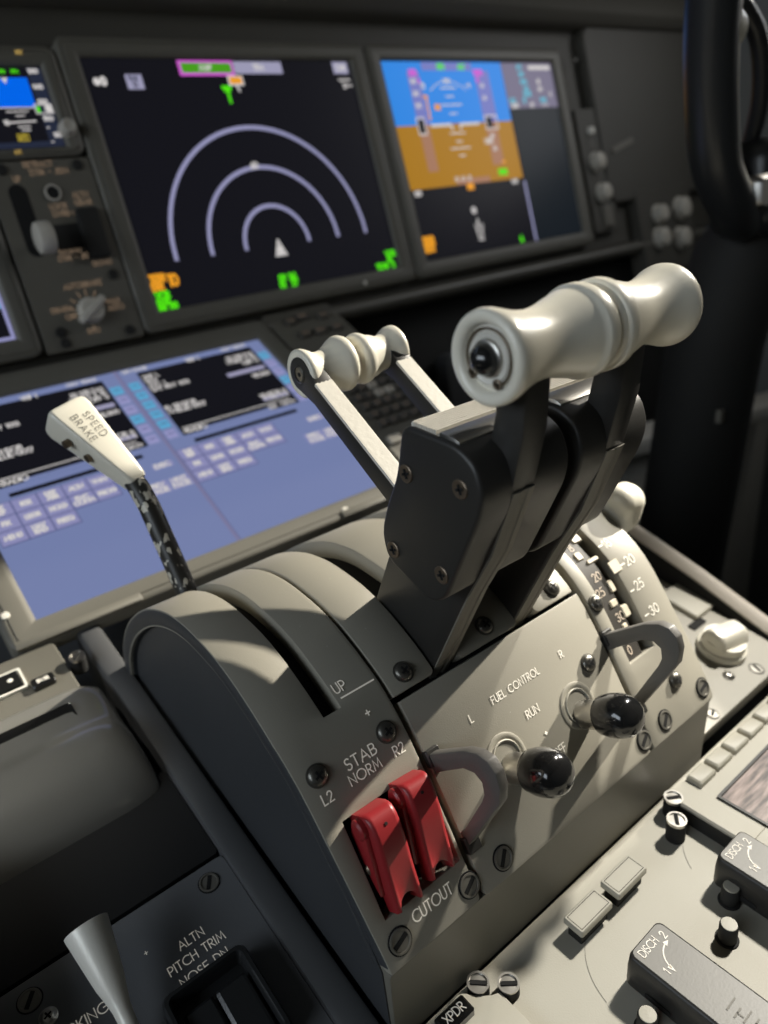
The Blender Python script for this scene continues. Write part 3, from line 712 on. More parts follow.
b = MB(); mslab(b, -.95, 1.10, .10, .17, [(0, -.1), (0, .10), (.01, .115)], .02); b.build('visor', M['shroud'], gs)
b = MB(); b.lathe(F_MAIN @ T(.1130, .0560, .020), [(.0075, 0), (.0070, .010), (.0055, .013), (.0001, .0135)], 20); b.build('knob', M['creamrim'], gs)
b = MB(); mslab(b, .800, 1.12, -.20, .05, [(0, -.012), (0, .001), (.004, .006)], .02); b.build('side_fairing', M['fairing'], ip_)

def display(name, label, fr, x0, x1, y0, y1, bz, grp='flat panel displays', cat='display', mb='bezel', scr='scr_black'):
    "bz = bezel left, right, bottom, top"
    t = thing(name, label, cat, tuple((fr @ T((x0+x1)/2, y0, 0)).translation), grp)
    X0, X1_, Y0, Y1 = x0-bz[0], x1+bz[1], y0-bz[2], y1+bz[3]
    b = MB(); n = 5
    oc = lambda i, z: [fr @ T((X0+X1_)/2, (Y0+Y1)/2) @ Vector((x, y, z)) for x, y in rrect(X1_-X0-2*i, Y1-Y0-2*i, max(.009-i, .001), n)]
    ic = lambda i, z: [fr @ T((x0+x1)/2, (y0+y1)/2) @ Vector((x, y, z)) for x, y in rrect(x1-x0-2*i, y1-y0-2*i, .001, n)]
    b.loft([oc(0, -.0098), oc(0, .0022), oc(.0012, .0036), oc(.0045, .0042), oc(.0049, .0036), oc(.0056, .0036), oc(.0062, .0044), ic(-.005, .0050), ic(-.0012, .0036), ic(0, .0012), ic(0, -.002)], True, False)
    b.build('bezel', M[mb], t, sharp=45)
    b = MB(); mslab(b, x0-.001, x1+.001, y0-.001, y1+.001, [(0, -.002), (0, .0004)], .001, fr); b.build('screen', M[scr], t)
    return t
def shapes(t, name, mk, lift, fr, fn):
    b = MB(); f = flat(fr, lift); fn(b, f); return b.build(name, M[mk], t, sharp=180)

# inboard display of the right seat: navigation page
nd = display('display_unit', 'large dark navigation display with three white range arcs', F_MAIN, .0660, .3742, -.2305, .0005, (.0195, .0215, .0190, .0175))
Z1, Z2, Z3 = .0007, .0009, .0011
cx, cy = .2190, -.1842
shapes(nd, 'range_arcs', 'scr_line', Z1, F_MAIN, lambda b, f: [strokes(b, A(cx, cy, r, r, 0, 180, 48), .0042, f) for r in (.1188, .0790, .0395)])
shapes(nd, 'aircraft_symbol', 'scr_white', Z1, F_MAIN, lambda b, f: [strokes(b, [(cx, -.181), (cx-.0062, -.196), (cx+.0062, -.196), (cx, -.181)], .0022, f), quad(b, f, cx-.003, -.1955, cx+.003, -.187)])
shapes(nd, 'flight_plan_bar', 'scr_magenta', Z1, F_MAIN, lambda b, f: [quad(b, f, .1612, -.0148, .2222, -.0006), strokes(b, [(.164, -.0115), (.169, -.0115)], .004, f)])
shapes(nd, 'flight_plan_bar', 'scr_greenbar', Z2, F_MAIN, lambda b, f: quad(b, f, .1642, -.0122, .2198, -.0028))
shapes(nd, 'flight_plan_bar', 'scr_barwhite', Z1, F_MAIN, lambda b, f: [quad(b, f, .2228, -.0130, .2810, -.0012), quad(b, f, .3486, -.0132, .3692, -.0008)])
shapes(nd, 'lettering', 'scr_white', Z3, F_MAIN, lambda b, f: [text(b, 'MAP', f, .1905, -.0098, .0052, .0012, align='c'), text(b, 'TRM', f, .2520, -.0095, .0052, .0012, align='c'), text(b, 'CHK', f, .3590, -.0098, .0056, .0012, align='c'),
    text(b, '---', f, .353, -.0222, .005, .0018, sx=2.), text(b, '2--', f, .357, -.0282, .0046, .0016, sx=1.6), text(b, '0', f, .0800, -.0226, .0062, .0026, sx=1.1), text(b, '60', f, .2115, -.1062, .0058, .0016), text(b, 'G', f, .0735, -.0222, .0045, .0026, sx=.9)])
shapes(nd, 'mode_box', 'scr_barwhite', Z1, F_MAIN, lambda b, f: [quad(b, f, .1040, -.0268, .1205, -.0135)])
shapes(nd, 'lettering', 'scr_navy', Z3, F_MAIN, lambda b, f: [text(b, 'TRUE', f, .1062, -.0190, .0036, .0008), text(b, '13', f, .1095, -.0252, .0046, .001)])
shapes(nd, 'amber_box', 'scr_white', Z1, F_MAIN, lambda b, f: [quad(b, f, .2122, -.0245, .2300, -.0148), strokes(b, [(.2210, -.0245), (.2225, -.0295)], .0022, f)])
shapes(nd, 'amber_box', 'scr_amber', Z2, F_MAIN, lambda b, f: quad(b, f, .2142, -.0228, .2280, -.0162))
shapes(nd, 'wind_arrow', 'scr_green', Z1, F_MAIN, lambda b, f: [strokes(b, [(.2085, -.0262), (.2088, -.0400)], .0030, f), strokes(b, [(.2045, -.0262), (.2120, -.0262)], .0036, f), strokes(b, [(.2060, -.0290), (.2110, -.0290)], .003, f)])
shapes(nd, 'lettering', 'scr_amber', Z1, F_MAIN, lambda b, f: [text(b, 'TERR', f, .0672, -.2028, .0064, .0022, .14), text(b, 'ERR', f, .0672, -.2105, .0064, .0022, .14), text(b, 'TO', f, .0860, -.2085, .0100, .0028, .1, sx=.55)])
shapes(nd, 'lettering', 'scr_green', Z1, F_MAIN, lambda b, f: [text(b, 'VOR', f, .0680, -.2188, .0056, .0024, .12), text(b, 'DMEL', f, .0680, -.2252, .0050, .0024, .12), text(b, 'GS', f, .0680, -.2305, .0046, .0024, .12), text(b, '30', f, .0795, -.2305, .006, .0024, .12),
    text(b, '09', f, .2082, -.2228, .006, .0022), text(b, '36', f, .2210, -.2232, .0064, .0024), text(b, '01', f, .2075, -.2298, .006, .0022), text(b, '27', f, .2220, -.2300, .006, .0022),
    text(b, 'VOR', f, .3585, -.2168, .0056, .0024, .12), text(b, '18', f, .3600, -.2232, .005, .0024), text(b, 'TCAS', f, .3420, -.2296, .0056, .0024, .12), text(b, '2', f, .3650, -.2296, .0056, .0024)])
def dots(t, fr, pts, mk='satin', r=.0024, z=.0044):
    for x, y in pts:
        b = MB(); b.lathe(fr @ T(x, y, z), [(r, -.001), (r*.9, .0006), (.0001, .001)], 16); b.build('light_sensor', M[mk], t)
dots(nd, F_MAIN, [(.3161, -.2420)], 'creamrim', .0026)

# outboard display: flight instruments page
pf = display('display_unit', 'right flight display with blue and brown attitude picture', F_MAIN, .4190, .7260, -.2308, .0008, (.0205, .0230, .0190, .0175))
shapes(pf, 'sky', 'scr_sky', Z1, F_MAIN, lambda b, f: quad(b, f, .4192, -.0722, .6238, .0006))
shapes(pf, 'earth', 'scr_brown', Z1, F_MAIN, lambda b, f: quad(b, f, .4192, -.1462, .6238, -.0722))
shapes(pf, 'tape', 'scr_tape', Z2, F_MAIN, lambda b, f: [quad(b, f, .4560, -.0722, .4752, -.0110), quad(b, f, .5710, -.0722, .5970, -.0100), quad(b, f, .4820, -.0095, .5680, -.0002)])
shapes(pf, 'tape', 'scr_tapebrown', Z2, F_MAIN, lambda b, f: [quad(b, f, .4560, -.1272, .4730, -.0722), quad(b, f, .5715, -.1262, .5930, -.0722), quad(b, f, .5, -.1462, .56, -.139)])
shapes(pf, 'data_block', 'scr_grey', Z1, F_MAIN, lambda b, f: quad(b, f, .6242, -.0572, .7258, .0004))
shapes(pf, 'side_line', 'scr_line', Z1, F_MAIN, lambda b, f: quad(b, f, .6232, -.2304, .6272, -.1500))
shapes(pf, 'side_line', 'scr_dark', Z1, F_MAIN, lambda b, f: quad(b, f, .6278, -.2304, .7258, -.0578))
shapes(pf, 'lettering', 'scr_magenta', Z3, F_MAIN, lambda b, f: [text(b, '200', f, .4600, -.0150, .006, .0024, .1), text(b, '9000', f, .5700, -.0150, .006, .0024, .1), text(b, 'B', f, .472, -.0235, .0045, .0016), text(b, 'B', f, .573, -.0235, .006, .0018)])
shapes(pf, 'lettering', 'scr_green', Z3, F_MAIN, lambda b, f: [text(b, 'SPD', f, .5085, -.0080, .0056, .0018), text(b, 'ALT', f, .5440, -.0080, .0056, .0018), text(b, '29.92', f, .5790, -.1385, .0058, .0024, .12), text(b, 'M', f, .594, -.2276, .0064, .003, sx=.8)])
shapes(pf, 'lettering', 'scr_amber', Z3, F_MAIN, lambda b, f: [strokes(b, [(.4790, -.0395), (.4778, -.0655)], .0030, f), strokes(b, [(.4750, -.0395), (.4800, -.0395)], .0030, f), quad(b, f, .4895, -.0558, .4990, -.0488), quad(b, f, .5150, -.1535, .5275, -.1455),
    text(b, 'TERR', f, .4200, -.2108, .0080, .0028, .1), text(b, 'TEST', f, .4200, -.2200, .0080, .0028, .1), text(b, '-', f, .590, -.1290, .012, .003)])
def pfd_white(b, f):
    for k, (y, w) in enumerate(((-.020, .012), (-.030, .026), (-.040, .012), (-.050, .034), (-.0605, .012), (-.0840, .026), (-.0940, .010), (-.1020, .034), (-.1110, .010))): strokes(b, [(.519-w/2, y), (.519+w/2, y)], .0016, f)
    strokes(b, A(.519, -.070, .048, .048, 50, 130, 14), .0010, f); strokes(b, [(.515, -.026), (.519, -.0205), (.523, -.026)], .002, f)
    strokes(b, [(.478, -.0735), (.510, -.0735), (.512, -.078)], .0034, f); strokes(b, [(.560, -.0735), (.528, -.0735), (.526, -.078)], .0034, f)
    for y in (-.018, -.032, -.046): text(b, '220', f, .459, y-.006, .0046, .0013, .15)
    for y in (-.030, -.045, -.092, -.108): text(b, '60', f, .578, y, .0046, .0013, .15)
    rectline(b, f, .455, -.083, .4670, -.0640, .0018); rectline(b, f, .5735, -.0810, .5950, -.0650, .0018)
    text(b, 'N00', f, .565, -.099, .0062, .0018); text(b, '320', f, .425, -.1532, .0052, .0016); text(b, '040', f, .600, -.1520, .0052, .0016); text(b, '0 0 0', f, .498, -.1415, .0052, .0016, sx=1.6)
    text(b, '72', f, .4740, -.030, .0054, .0016, .15); text(b, '- 0', f, .5500, -.030, .005, .0016)
    strokes(b, A(.5180, -.1790, .003, .003, 0, 360, 12), .003, f)
    strokes(b, [(.5205, -.190), (.5165, -.212), (.5250, -.212), (.5205, -.190)], .0016, f); strokes(b, [(.514, -.197), (.516, -.207)], .0016, f); strokes(b, [(.528, -.197), (.526, -.207)], .0016, f); strokes(b, [(.5170, -.2160), (.525, -.216)], .0022, f)
shapes(pf, 'symbology', 'scr_white', Z3, F_MAIN, pfd_white)
shapes(pf, 'lettering', 'scr_void' if 'scr_void' in M else 'scr_black', Z3, F_MAIN, lambda b, f: [quad(b, f, .4562, -.0815, .4660, -.0660), quad(b, f, .5750, -.0795, .5860, -.0665)])
shapes(pf, 'lettering', 'scr_cyantext', Z3, F_MAIN, lambda b, f: [text(b, t, f, x, y, .0052, .0016, .16) for t, x, y in (('FLT', .655, -.0078), ('VHF', .655, -.0170), ('FRQ', .657, -.0262), ('MIC', .660, -.0355), ('DATE', .658, -.0420), ('UTC', .628, -.0500), ('ET', .655, -.0500), ('TIME', .690, -.0500))])
shapes(pf, 'lettering', 'scr_white', Z3, F_MAIN, lambda b, f: [quad(b, f, .6770, -.0082, .7220, -.0030)]+[text(b, t, f, x, y, .0050, .0016, .16) for t, x, y in (('121', .690, -.0262), ('LIM', .690, -.0355), ('2', .712, -.0425), ('13.05', .630, -.0562), ('07', .668, -.0562), ('-- --', .692, -.0562))])
dots(pf, F_MAIN, [(.6731, -.2420)], 'ledge', .0026)
dots(pf, F_MAIN, [(.779, .004)], 'ledge', .003)

# left seat inboard display: only its corner shows
cd = display('display_unit', 'corner of the left inboard display with pale blue margin', F_MAIN, -.3742, -.0672, -.2310, .0005, (.0215, .0180, .0185, .0175))
shapes(cd, 'page_margin', 'scr_lilac', Z1, F_MAIN, lambda b, f: rectline(b, f, -.372, -.2296, -.0690, -.001, .003))
shapes(cd, 'lettering', 'scr_white', Z1, F_MAIN, lambda b, f: [text(b, t, f, -.110, y, .0075, .0022, .16) for t, y in (('RW 18', -.2140), ('D 27.2', -.2265))])
shapes(cd, 'cyan_field', 'scr_cyan', Z1, F_MAIN, lambda b, f: quad(b, f, -.115, -.2035, -.0705, -.1965))

# standby instrument, upper left
isf = display('standby_display', 'small standby flight display at the panel top, left of the navigation display', F_MAIN, -.0320, .0292, -.0748, -.0072, (.0135, .0155, .0085, .0165), None, 'standby display')
shapes(isf, 'sky', 'scr_isfdblue', Z1, F_MAIN, lambda b, f: quad(b, f, -.0210, -.0402, .0145, -.0160))
shapes(isf, 'tape', 'scr_navy', Z1, F_MAIN, lambda b, f: [quad(b, f, .0165, -.0740, .0285, -.0080), quad(b, f, -.0318, -.0740, .0165, -.0690)])
shapes(isf, 'lettering', 'scr_white', Z3, F_MAIN, lambda b, f: [text(b, t, f, .0172, y, .0034, .001, .14, sx=1.05) for t, y in (('1600', -.0125), ('1400', -.0255), ('1200', -.0380), ('1000', -.0520))]+[strokes(b, [(-.022, -.0405), (.0140, -.0412)], .0009, f), strokes(b, [(-.012, -.0440), (.006, -.0440)], .0009, f),
    strokes(b, [(-.005, -.0475), (.002, -.0475)], .0009, f), strokes(b, [(-.012, -.0528), (.0100, -.0522)], .0013, f), strokes(b, [(-.006, -.0565), (.004, -.0565)], .001, f), strokes(b, [(-.004, -.0595), (.003, -.0595)], .001, f), text(b, '10', f, -.0165, -.0545, .0036, .0011),
    rectline(b, f, .0130, -.0460, .0275, -.0385, .0009), quad(b, f, .0215, -.0452, .0270, -.0393), text(b, '300', f, .0220, -.0660, .0034, .001, .1), text(b, '-', f, .018, -.0605, .005, .001), text(b, '-', f, .018, -.0725, .005, .001)])
shapes(isf, 'pointer', 'scr_white', Z3, F_MAIN, lambda b, f: b.add([f(-.0075, -.0162), f(-.0020, -.0162), f(-.0047, -.0215)], [(0, 1, 2)]))
shapes(isf, 'lettering', 'scr_green', Z3, F_MAIN, lambda b, f: [text(b, '1016', f, -.0080, -.0125, .0028, .0007, .18), text(b, 'HPA', f, .0030, -.0125, .0028, .0007, .18), quad(b, f, .0142, -.0450, .0170, -.0402)])
shapes(isf, 'lettering', 'scr_yellow', Z3, F_MAIN, lambda b, f: [rectline(b, f, -.0095, -.0680, -.0005, -.0628, .0008), text(b, 'ATT', f, -.0085, -.0670, .0030, .0008, .16)])
shapes(isf, 'caption', 'litamber', .0052, F_MAIN, lambda b, f: [text(b, 'RST', f, .0110, .0012, .0028, .0008, .2), text(b, 'ATT', f, -.0175, -.0798, .0026, .0008)])
shapes(isf, 'caption', 'inkgrey', .0052, F_MAIN, lambda b, f: text(b, 'BARO', f, .0080, -.0802, .0024, .0006))
b = MB(); b.lathe(F_MAIN @ T(.0335, -.0612, .003), [(.0075, -.001), (.0075, .001), (.0062, .002), (.0062, .010), (.0056, .0115), (.0044, .0118), (.0040, .0108), (.0001, .0106)], 28); b.build('knob', M['knobgrey'], isf, sharp=45)

# landing gear and autobrake panel
gp = thing('landing_gear_panel', 'grey panel with gear lever, alternate gear switch and autobrake knob', 'control panel', tuple((F_MAIN @ T(0, -.25)).translation))
b = MB(); mslab(b, -.0464, .0452, -.2500, -.0850, [(0, -.0098), (0, .0016), (.0007, .0024)], .003); b.build('plate', M['panel'], gp)
zz = .0026
def sl(b, c, w, h, z0, z1): b.slab(F_MAIN @ T(*c), w, h, min(w, h)/2, [(0, z0), (0, z1)], 8)
b = MB(); sl(b, (-.0255, -.1350), .0155, .062, .0020, zz); b.build('lever_slot', M['void'], gp)
lv = b = MB(); b.tube([F_MAIN @ Vector(p) for p in ((-.0240, -.1560, 0), (-.0238, -.1560, .020), (-.0236, -.1562, .030))], .0035, 12); gl = b.build('gear_lever', M['black'], gp)
b = MB(); m = F_MAIN @ T(-.0225, -.1560, .026) @ Matrix.Rotation(PI/2, 4, 'Y'); b.lathe(m, [(.0001, -.0075), (.0100, -.0073), (.0128, -.006), (.0136, -.0035), (.0136, .0035), (.0128, .006), (.0100, .0073), (.0001, .0075)], 32); b.build('lever_wheel', M['knobgrey'], gl, label='pale wheel-shaped knob')
b = MB(); b.lathe(F_MAIN @ T(.0037, -.1135, zz), [(.0072, -.001), (.0072, .0016), (.0056, .0018), (.0055, .0002)], 28, True, False); b.build('override_ring', M['knobgrey'], gp)
b = MB(); b.lathe(F_MAIN @ T(.0037, -.1135, zz), [(.0054, 0), (.0054, .0012), (.0001, .0012)], 24); b.build('override_button', M['void'], gp)
b = MB(); b.slab(F_MAIN @ T(.0262, -.1520, zz), .0200, .0440, .002, [(0, -.001), (0, .006), (.0015, .007)]); b.slab(F_MAIN @ T(.005, -.152, zz), .024, .022, .001, [(0, -.001), (0, .0004)]); b.build('alternate_gear_switch', M['blackmatt'], gp)
b = MB(); m = F_MAIN @ T(.0025, -.2185, zz)
b.lathe(m, [(.0120, -.001), (.0120, .0010), (.0112, .0016), (.0104, .009), (.0096, .0105), (.0001, .0110)], 32)
kb = b.build('autobrake_knob', M['knobgrey'], gp, sharp=40)
b = MB(); b.slab(m @ T(0, 0, .002) @ RZ(RAD(35)), .032, .0078, .003, [(0, 0), (.0004, .009), (.002, .0120)]); b.build('pointer_bar', M['knobgrey'], kb)
shapes(gp, 'lettering', 'litlegend', zz+.0002, F_MAIN, lambda b, f: [text(b, t, f, x, y, h, .0009, .24, 'c') for t, x, y, h in (('UP', -.0225, -.1020, .0044), ('RETRACT', -.0010, -.0908, .0045), ('270K - .82M', .0065, -.0976, .0045), ('LOCK', .0045, -.1272, .0042), ('OVRD', .0050, -.1338, .0042),
    ('ALTN', .0270, -.1192, .0046), ('GEAR', .0275, -.1260, .0046), ('NORM', .0220, -.1338, .0034), ('EXTEND', .0020, -.1660, .0042), ('270K - .82M', .0050, -.1722, .0042), ('DOWN', .0270, -.1806, .0042), ('AUTOBRAKE', .0030, -.1972, .0046),
    ('DISARM', -.0220, -.2155, .0042), ('OFF', -.0160, -.2230, .0042), ('RTO', -.0005, -.2388, .0042), ('MAX', .0258, -.2155, .0042), ('AUTO', .0262, -.2215, .0042))]+[strokes(b, [(.0025+.0140*math.cos(RAD(a)), -.2185+.0140*math.sin(RAD(a))), (.0025+.0185*math.cos(RAD(a)), -.2185+.0185*math.sin(RAD(a)))], .0013, f) for a in (20, 60, 88, 112, 140, 168, 190, 262)])
for x, y in ((.0330, -.0915), (-.0325, -.0915), (.0320, -.2425), (-.0290, -.2430), (.0330, -.1900), (-.0300, -.2330)):
    b = MB(); b.lathe(F_MAIN @ T(x, y, .0018), [(.0045, -.001), (.0045, .0022), (.0036, .0028), (.0001, .0022)], 20); b.build('screw', M['blackmatt'], gp)

# knob column right of the flight display and the light panel beyond it
dp = thing('display_select_panel', 'narrow vertical panel with small grey knobs right of the flight display', 'control panel', tuple((F_MAIN @ T(.79, -.22)).translation))
b = MB(); mslab(b, .757, .815, -.236, -.062, [(0, -.004), (0, .0024), (.0006, .0030)], .003); b.build('plate', M['fairing'], dp)
def knob(parent, m, r, h, mk, name='knob'):
    b = MB(); b.lathe(m, [(r*1.15, -.001), (r*1.15, .001), (r, .0018), (r*.92, h*.9), (r*.8, h), (.0001, h)], 24); b.build(name, M[mk], parent, sharp=40)
knob(dp, F_MAIN @ T(.7835, -.0935, .003), .0052, .006, 'creamrim')
knob(dp, F_MAIN @ T(.7845, -.1372, .003), .0125, .012, 'knobgrey'); knob(dp, F_MAIN @ T(.7860, -.1810, .003), .0125, .012, 'knobgrey')
b = MB(); b.slab(F_MAIN @ T(.7880, -.2150, .003), .020, .030, .002, [(0, 0), (0, .004), (.001, .005)]); b.build('key', M['edge'], dp)
shapes(dp, 'lettering', 'inkgrey', .0033, F_MAIN, lambda b, f: [text(b, t, f, .7835, y, .0050, .0012, .2, 'c') for t, y in (('SEL', -.1100), ('OFF', -.1170), ('NORM', -.1590), ('AUTO', -.2020))])
lp = thing('lighting_panel', 'dim panel with four grey knobs at the right end of the instrument panel', 'control panel', tuple((F_MAIN @ T(.94, -.30)).translation))
b = MB(); mslab(b, .862, 1.01, -.315, -.185, [(0, -.02), (0, .0065), (.0006, .0072)], .003); b.build('plate', M['fairing'], lp)
for x, y, r in ((.9120, -.2260, .0135), (.9760, -.2230, .0165), (.9060, -.2620, .0150), (.9640, -.2690, .0160)): knob(lp, F_MAIN @ T(x, y, .0072), r, .014, 'knobgrey')
b = MB(); b.slab(F_MAIN @ T(.850, -.118, .006) @ RZ(RAD(14)), .056, .008, .002, [(0, 0), (0, .003)]); b.build('assist_latch', M['edge'], lp)

# ------------------------------------------------------------------ lower centre display
ld = display('display_unit', 'tilted lower display with blue data pages and key grids behind the levers', F_LOW, -.1535, .1535, -.2303, 0., (.0215, .0205, .0190, .0280), mb='lowbezel', scr='scr_blue')
def lowpage(x0):
    sh = lambda name, mk, z, fn: shapes(ld, name, mk, z, F_LOW, fn)
    sh('text_area', 'scr_maroon' if x0 > 0 else 'scr_black', Z1, lambda b, f: [quad(b, f, x0+.0178, -.1035, x0+.1388, -.0085), quad(b, f, x0+.0230, -.1152, x0+.1290, -.1108)])
    sh('text_area', 'scr_blue', Z2, lambda b, f: quad(b, f, x0+.0375, -.1036, x0+.108, -.1000))
    def wh(b, f):
        w = .0009
        text(b, 'VHF 1', f, x0+.0750, -.0105, .0052, .0012, .2, 'c', sx=.8)
        R = lambda t, y, h=.0048: text(b, t, f, x0+.1350, y, h, .0011, .18, 'r')
        Lf = lambda t, y, h=.0048: text(b, t, f, x0+.0200, y, h, .0011, .18)
        text(b, 'NAV 1234.5', f, x0+.1350, -.0062, .0040, .0009, .2, 'r'); text(b, 'GO PAGE', f, x0+.0300, -.0062, .0040, .0009, .2, 'r')
        Lf('VHF L', -.0200); Lf('121.5', -.0262); Lf('ATC 1', -.0332); Lf('SAT RDY 1013', -.0392); Lf('ID SENSOR', -.0672); Lf('N-BLUE-0017', -.0735, .0052); R('32 DELTAS', -.0215); R('NORM 2 10', -.0275); R('OFF 0', -.0336)
        R('118.300', -.0552, .005); R('SENSOR 0', -.0850); R('7700 X 3', -.0900); R('0.0  NAV>', -.1022)
        Lf('<RADIO', -.1018, .0050)
        for k in range(46): quad(b, f, x0+.0210+k*.00242, -.0955, x0+.0210+k*.00242+.0017, -.0938)
    sh('lettering', 'scr_white', Z3, wh)
    sh('entry_bar', 'scr_barwhite', Z3, lambda b, f: [quad(b, f, x0+.0945, -.0458, x0+.1355, -.0402), quad(b, f, x0+.1075, -.0900, x0+.1355, -.0860)])
    ky = lambda c, r: (x0+.0030+c*.0189, -.1183-r*.0141)
    cells = [(c, r) for r in range(3) for c in range(5) if not (r == 2 and c > 2)]
    sh('key_edges', 'scr_keyline', Z1, lambda b, f: [quad(b, f, ky(c, r)[0]-.0006, ky(c, r)[1]-.0144, ky(c, r)[0]+.0187, ky(c, r)[1]+.0004) for c, r in cells])
    sh('soft_keys', 'scr_key', Z2, lambda b, f: [quad(b, f, ky(c, r)[0], ky(c, r)[1]-.0134, ky(c, r)[0]+.0177, ky(c, r)[1]-.0004) for c, r in cells])
    L1 = [['INIT REF', 'RTE', 'DEP ARR', 'ALTN', 'VNAV'], ['FIX', 'LEGS', 'HOLD', 'FMC COMM', 'PROG'], ['MENU', 'NAV RAD', 'FREQ']]
    def kt(b, f):
        for r, row in enumerate(L1):
            for c, t in enumerate(row):
                x, y = ky(c, r); p = t.split(' ')
                for i, q in enumerate(p): text(b, q, f, x+.0089, y-.0088+(.0022 if len(p) > 1 else 0)-i*.0046, .0040, .0014, .18, 'c', sx=.95)
        text(b, 'EXEC', f, x0+.1215 if x0 > 0 else x0+.1385, -.1318, .0046, .0012, .18, 'c'); text(b, 'PREV', f, x0+.1240, -.1520, .0046, .0012, .18, 'c'); text(b, 'PAGE', f, x0+.1240, -.1580, .0046, .0012, .18, 'c')
        text(b, 'NEXT', f, x0+.1430, -.1520, .0046, .0012, .18, 'c'); text(b, 'PAGE', f, x0+.1430, -.1580, .0046, .0012, .18, 'c')
    sh('soft_keys', 'scr_key', Z2, lambda b, f: [quad(b, f, x0+.1145, -.1595, x0+.1335, -.1460), quad(b, f, x0+.1350, -.1595, x0+.1520, -.1460), quad(b, f, x0+.1300, -.1330, x0+.1478, -.1262)])
    sh('lettering', 'scr_white', Z3, kt)
    on = (0, 1, 2, 3, 4) if x0 > -.01 else ()
    def side(b, f, s, idx):
        for i in idx:
            xx = x0+(.0040 if s == 0 else .1402); quad(b, f, xx, -.0208-i*.0142-.0110, xx+.0100, -.0208-i*.0142)
    sh('line_select_keys', 'scr_cyan', Z1, lambda b, f: (side(b, f, 0, (0, 1, 2, 3, 4)), side(b, f, 1, (0, 3))))
    sh('line_select_keys', 'scr_lilac', Z1, lambda b, f: (side(b, f, 0, (5,)), side(b, f, 1, (1, 2, 4, 5))))
    sh('lettering', 'scr_keyline', Z2, lambda b, f: [strokes(b, [(x0+xx+.003, -.0258-i*.0142), (x0+xx+.008, -.0258-i*.0142)], .0012, f) for i in range(6) for xx in (.0036, .1398)])
lowpage(0.); lowpage(-.1535)
shapes(ld, 'centre_line', 'scr_divider', Z2, F_LOW, lambda b, f: quad(b, f, -.0012, -.2303, .0018, 0))
shapes(ld, 'centre_line', 'scr_keyline', Z3, F_LOW, lambda b, f: quad(b, f, .0018, -.2303, .0024, 0))
dots(ld, F_LOW, [(.0934, -.2430), (-.1690, -.2200)], 'creamrim', .0030, .0046)
for sx in (-1, 1):
    b = MB(); b.slab(F_LOW @ T(sx*.130, -.2462, .002), .085, .0066, .001, [(0, 0), (0, .0030), (.0008, .0036)]); b.build('latch_strip', M['lowbezel'], ld)

# keypad right of the lower display
kp = thing('keypad', 'dark alphanumeric keypad right of the lower display, seen through the reverse levers', 'keypad', tuple((F_LOW @ T(.2185, -.22)).translation))
b = MB(); mslab(b, .1775, .2640, -.2480, .0340, [(0, -.02), (0, .0020), (.001, .0030)], .005, F_LOW); b.build('plate', M['panel'], kp)
zk = .0030
for r in range(6):
    for c in range(5):
        b = MB(); b.slab(F_LOW @ T(.1925+c*.0133, -.0990-r*.0134, zk), .0105, .0092, .0022, [(0, -.001), (0, .003), (.0008, .0038)]); k = b.build('key', M['keyface' if (r*5+c) in (7, 12, 13) else 'key'], kp)
        b = MB(); text(b, 'ABCDEFGHIJKLMNOPQRSTUVWXYZ/-12'[r*5+c], flat(F_LOW @ T(.1925+c*.0133, -.0990-r*.0134, zk+.0039)), 0, -.0020, .0040, .0008, .2, 'c'); b.build('lettering', M['keyglow'], k)
for x, y, w in ((.2005, .0110, .012), (.2185, .0150, .018), (.2420, .0100, .012), (.2030, -.0135, .013), (.2230, -.0140, .015), (.2440, -.0140, .013)):
    b = MB(); b.slab(F_LOW @ T(x, y, zk), w, .0105, .002, [(0, -.001), (0, .003), (.0008, .0038)]); k = b.build('key', M['key'], kp)
    b = MB(); text(b, 'EXEC' if w > .014 else 'CLR', flat(F_LOW @ T(x, y, zk+.0039)), 0, -.0020, .0040, .0008, .18, 'c', sx=.9); b.build('lettering', M['keyglow'], k)
b = MB(); b.slab(F_LOW @ T(.1900, -.1890, zk), .0150, .0100, .002, [(0, -.001), (0, .003), (.0008, .0038)]); b.build('key', M['keyface'], kp)
b = MB(); b.slab(F_LOW @ T(.2190, -.2180, zk), .060, .038, .004, [(0, -.001), (0, .0015), (.001, .0020)]); b.build('palm_plate', M['bezel'], kp)

# ------------------------------------------------------------------ left side deck
cf = thing('cursor_panel', 'small grey panel with framed key above the glossy palm rest', 'control panel', tuple(dk(-.19, -.33).translation))
b = MB(); b.slab(dk(-.1965, -.3390, .004), .092, .062, .003, [(0, -.012), (0, .002), (.0008, .003)]); b.build('plate', M['panel'], cf)
zc = .007
b = MB(); b.slab(dk(-.1672, -.3420, zc), .0135, .0085, .0015, [(0, -.001), (0, .0030), (.0006, .0036)]); k = b.build('key', M['gloss'], cf)
b = MB(); text(b, 'SWR', flat(dk(-.1672, -.3420, zc+.0037)), 0, -.0014, .0028, .0007, .2, 'c'); b.build('lettering', M['ink'], k)
b = MB(); m = dk(-.1925, -.3310, zc)
b.loft([[m @ Vector((x, y, z)) for x, y in rrect(w, h, .0012, 4)] for w, h, z in ((.0345, .0190, 0), (.0345, .0190, .0022), (.0315, .0160, .0022), (.0315, .0160, .0002))], True, False); b.build('key_frame', M['creamrim'], cf)
b = MB(); b.slab(m, .0300, .0145, .001, [(0, 0), (0, .0028), (.0005, .0034)]); k2 = b.build('key', M['gloss'], cf)
b = MB(); b.lathe(m @ T(.0095, 0, .0034), [(.0016, 0), (.0001, .0003)], 12); b.build('key_light', M['ink'], k2)
post_screw(dk(-.1440, -.3360, .001), cf, .0050, .0110)
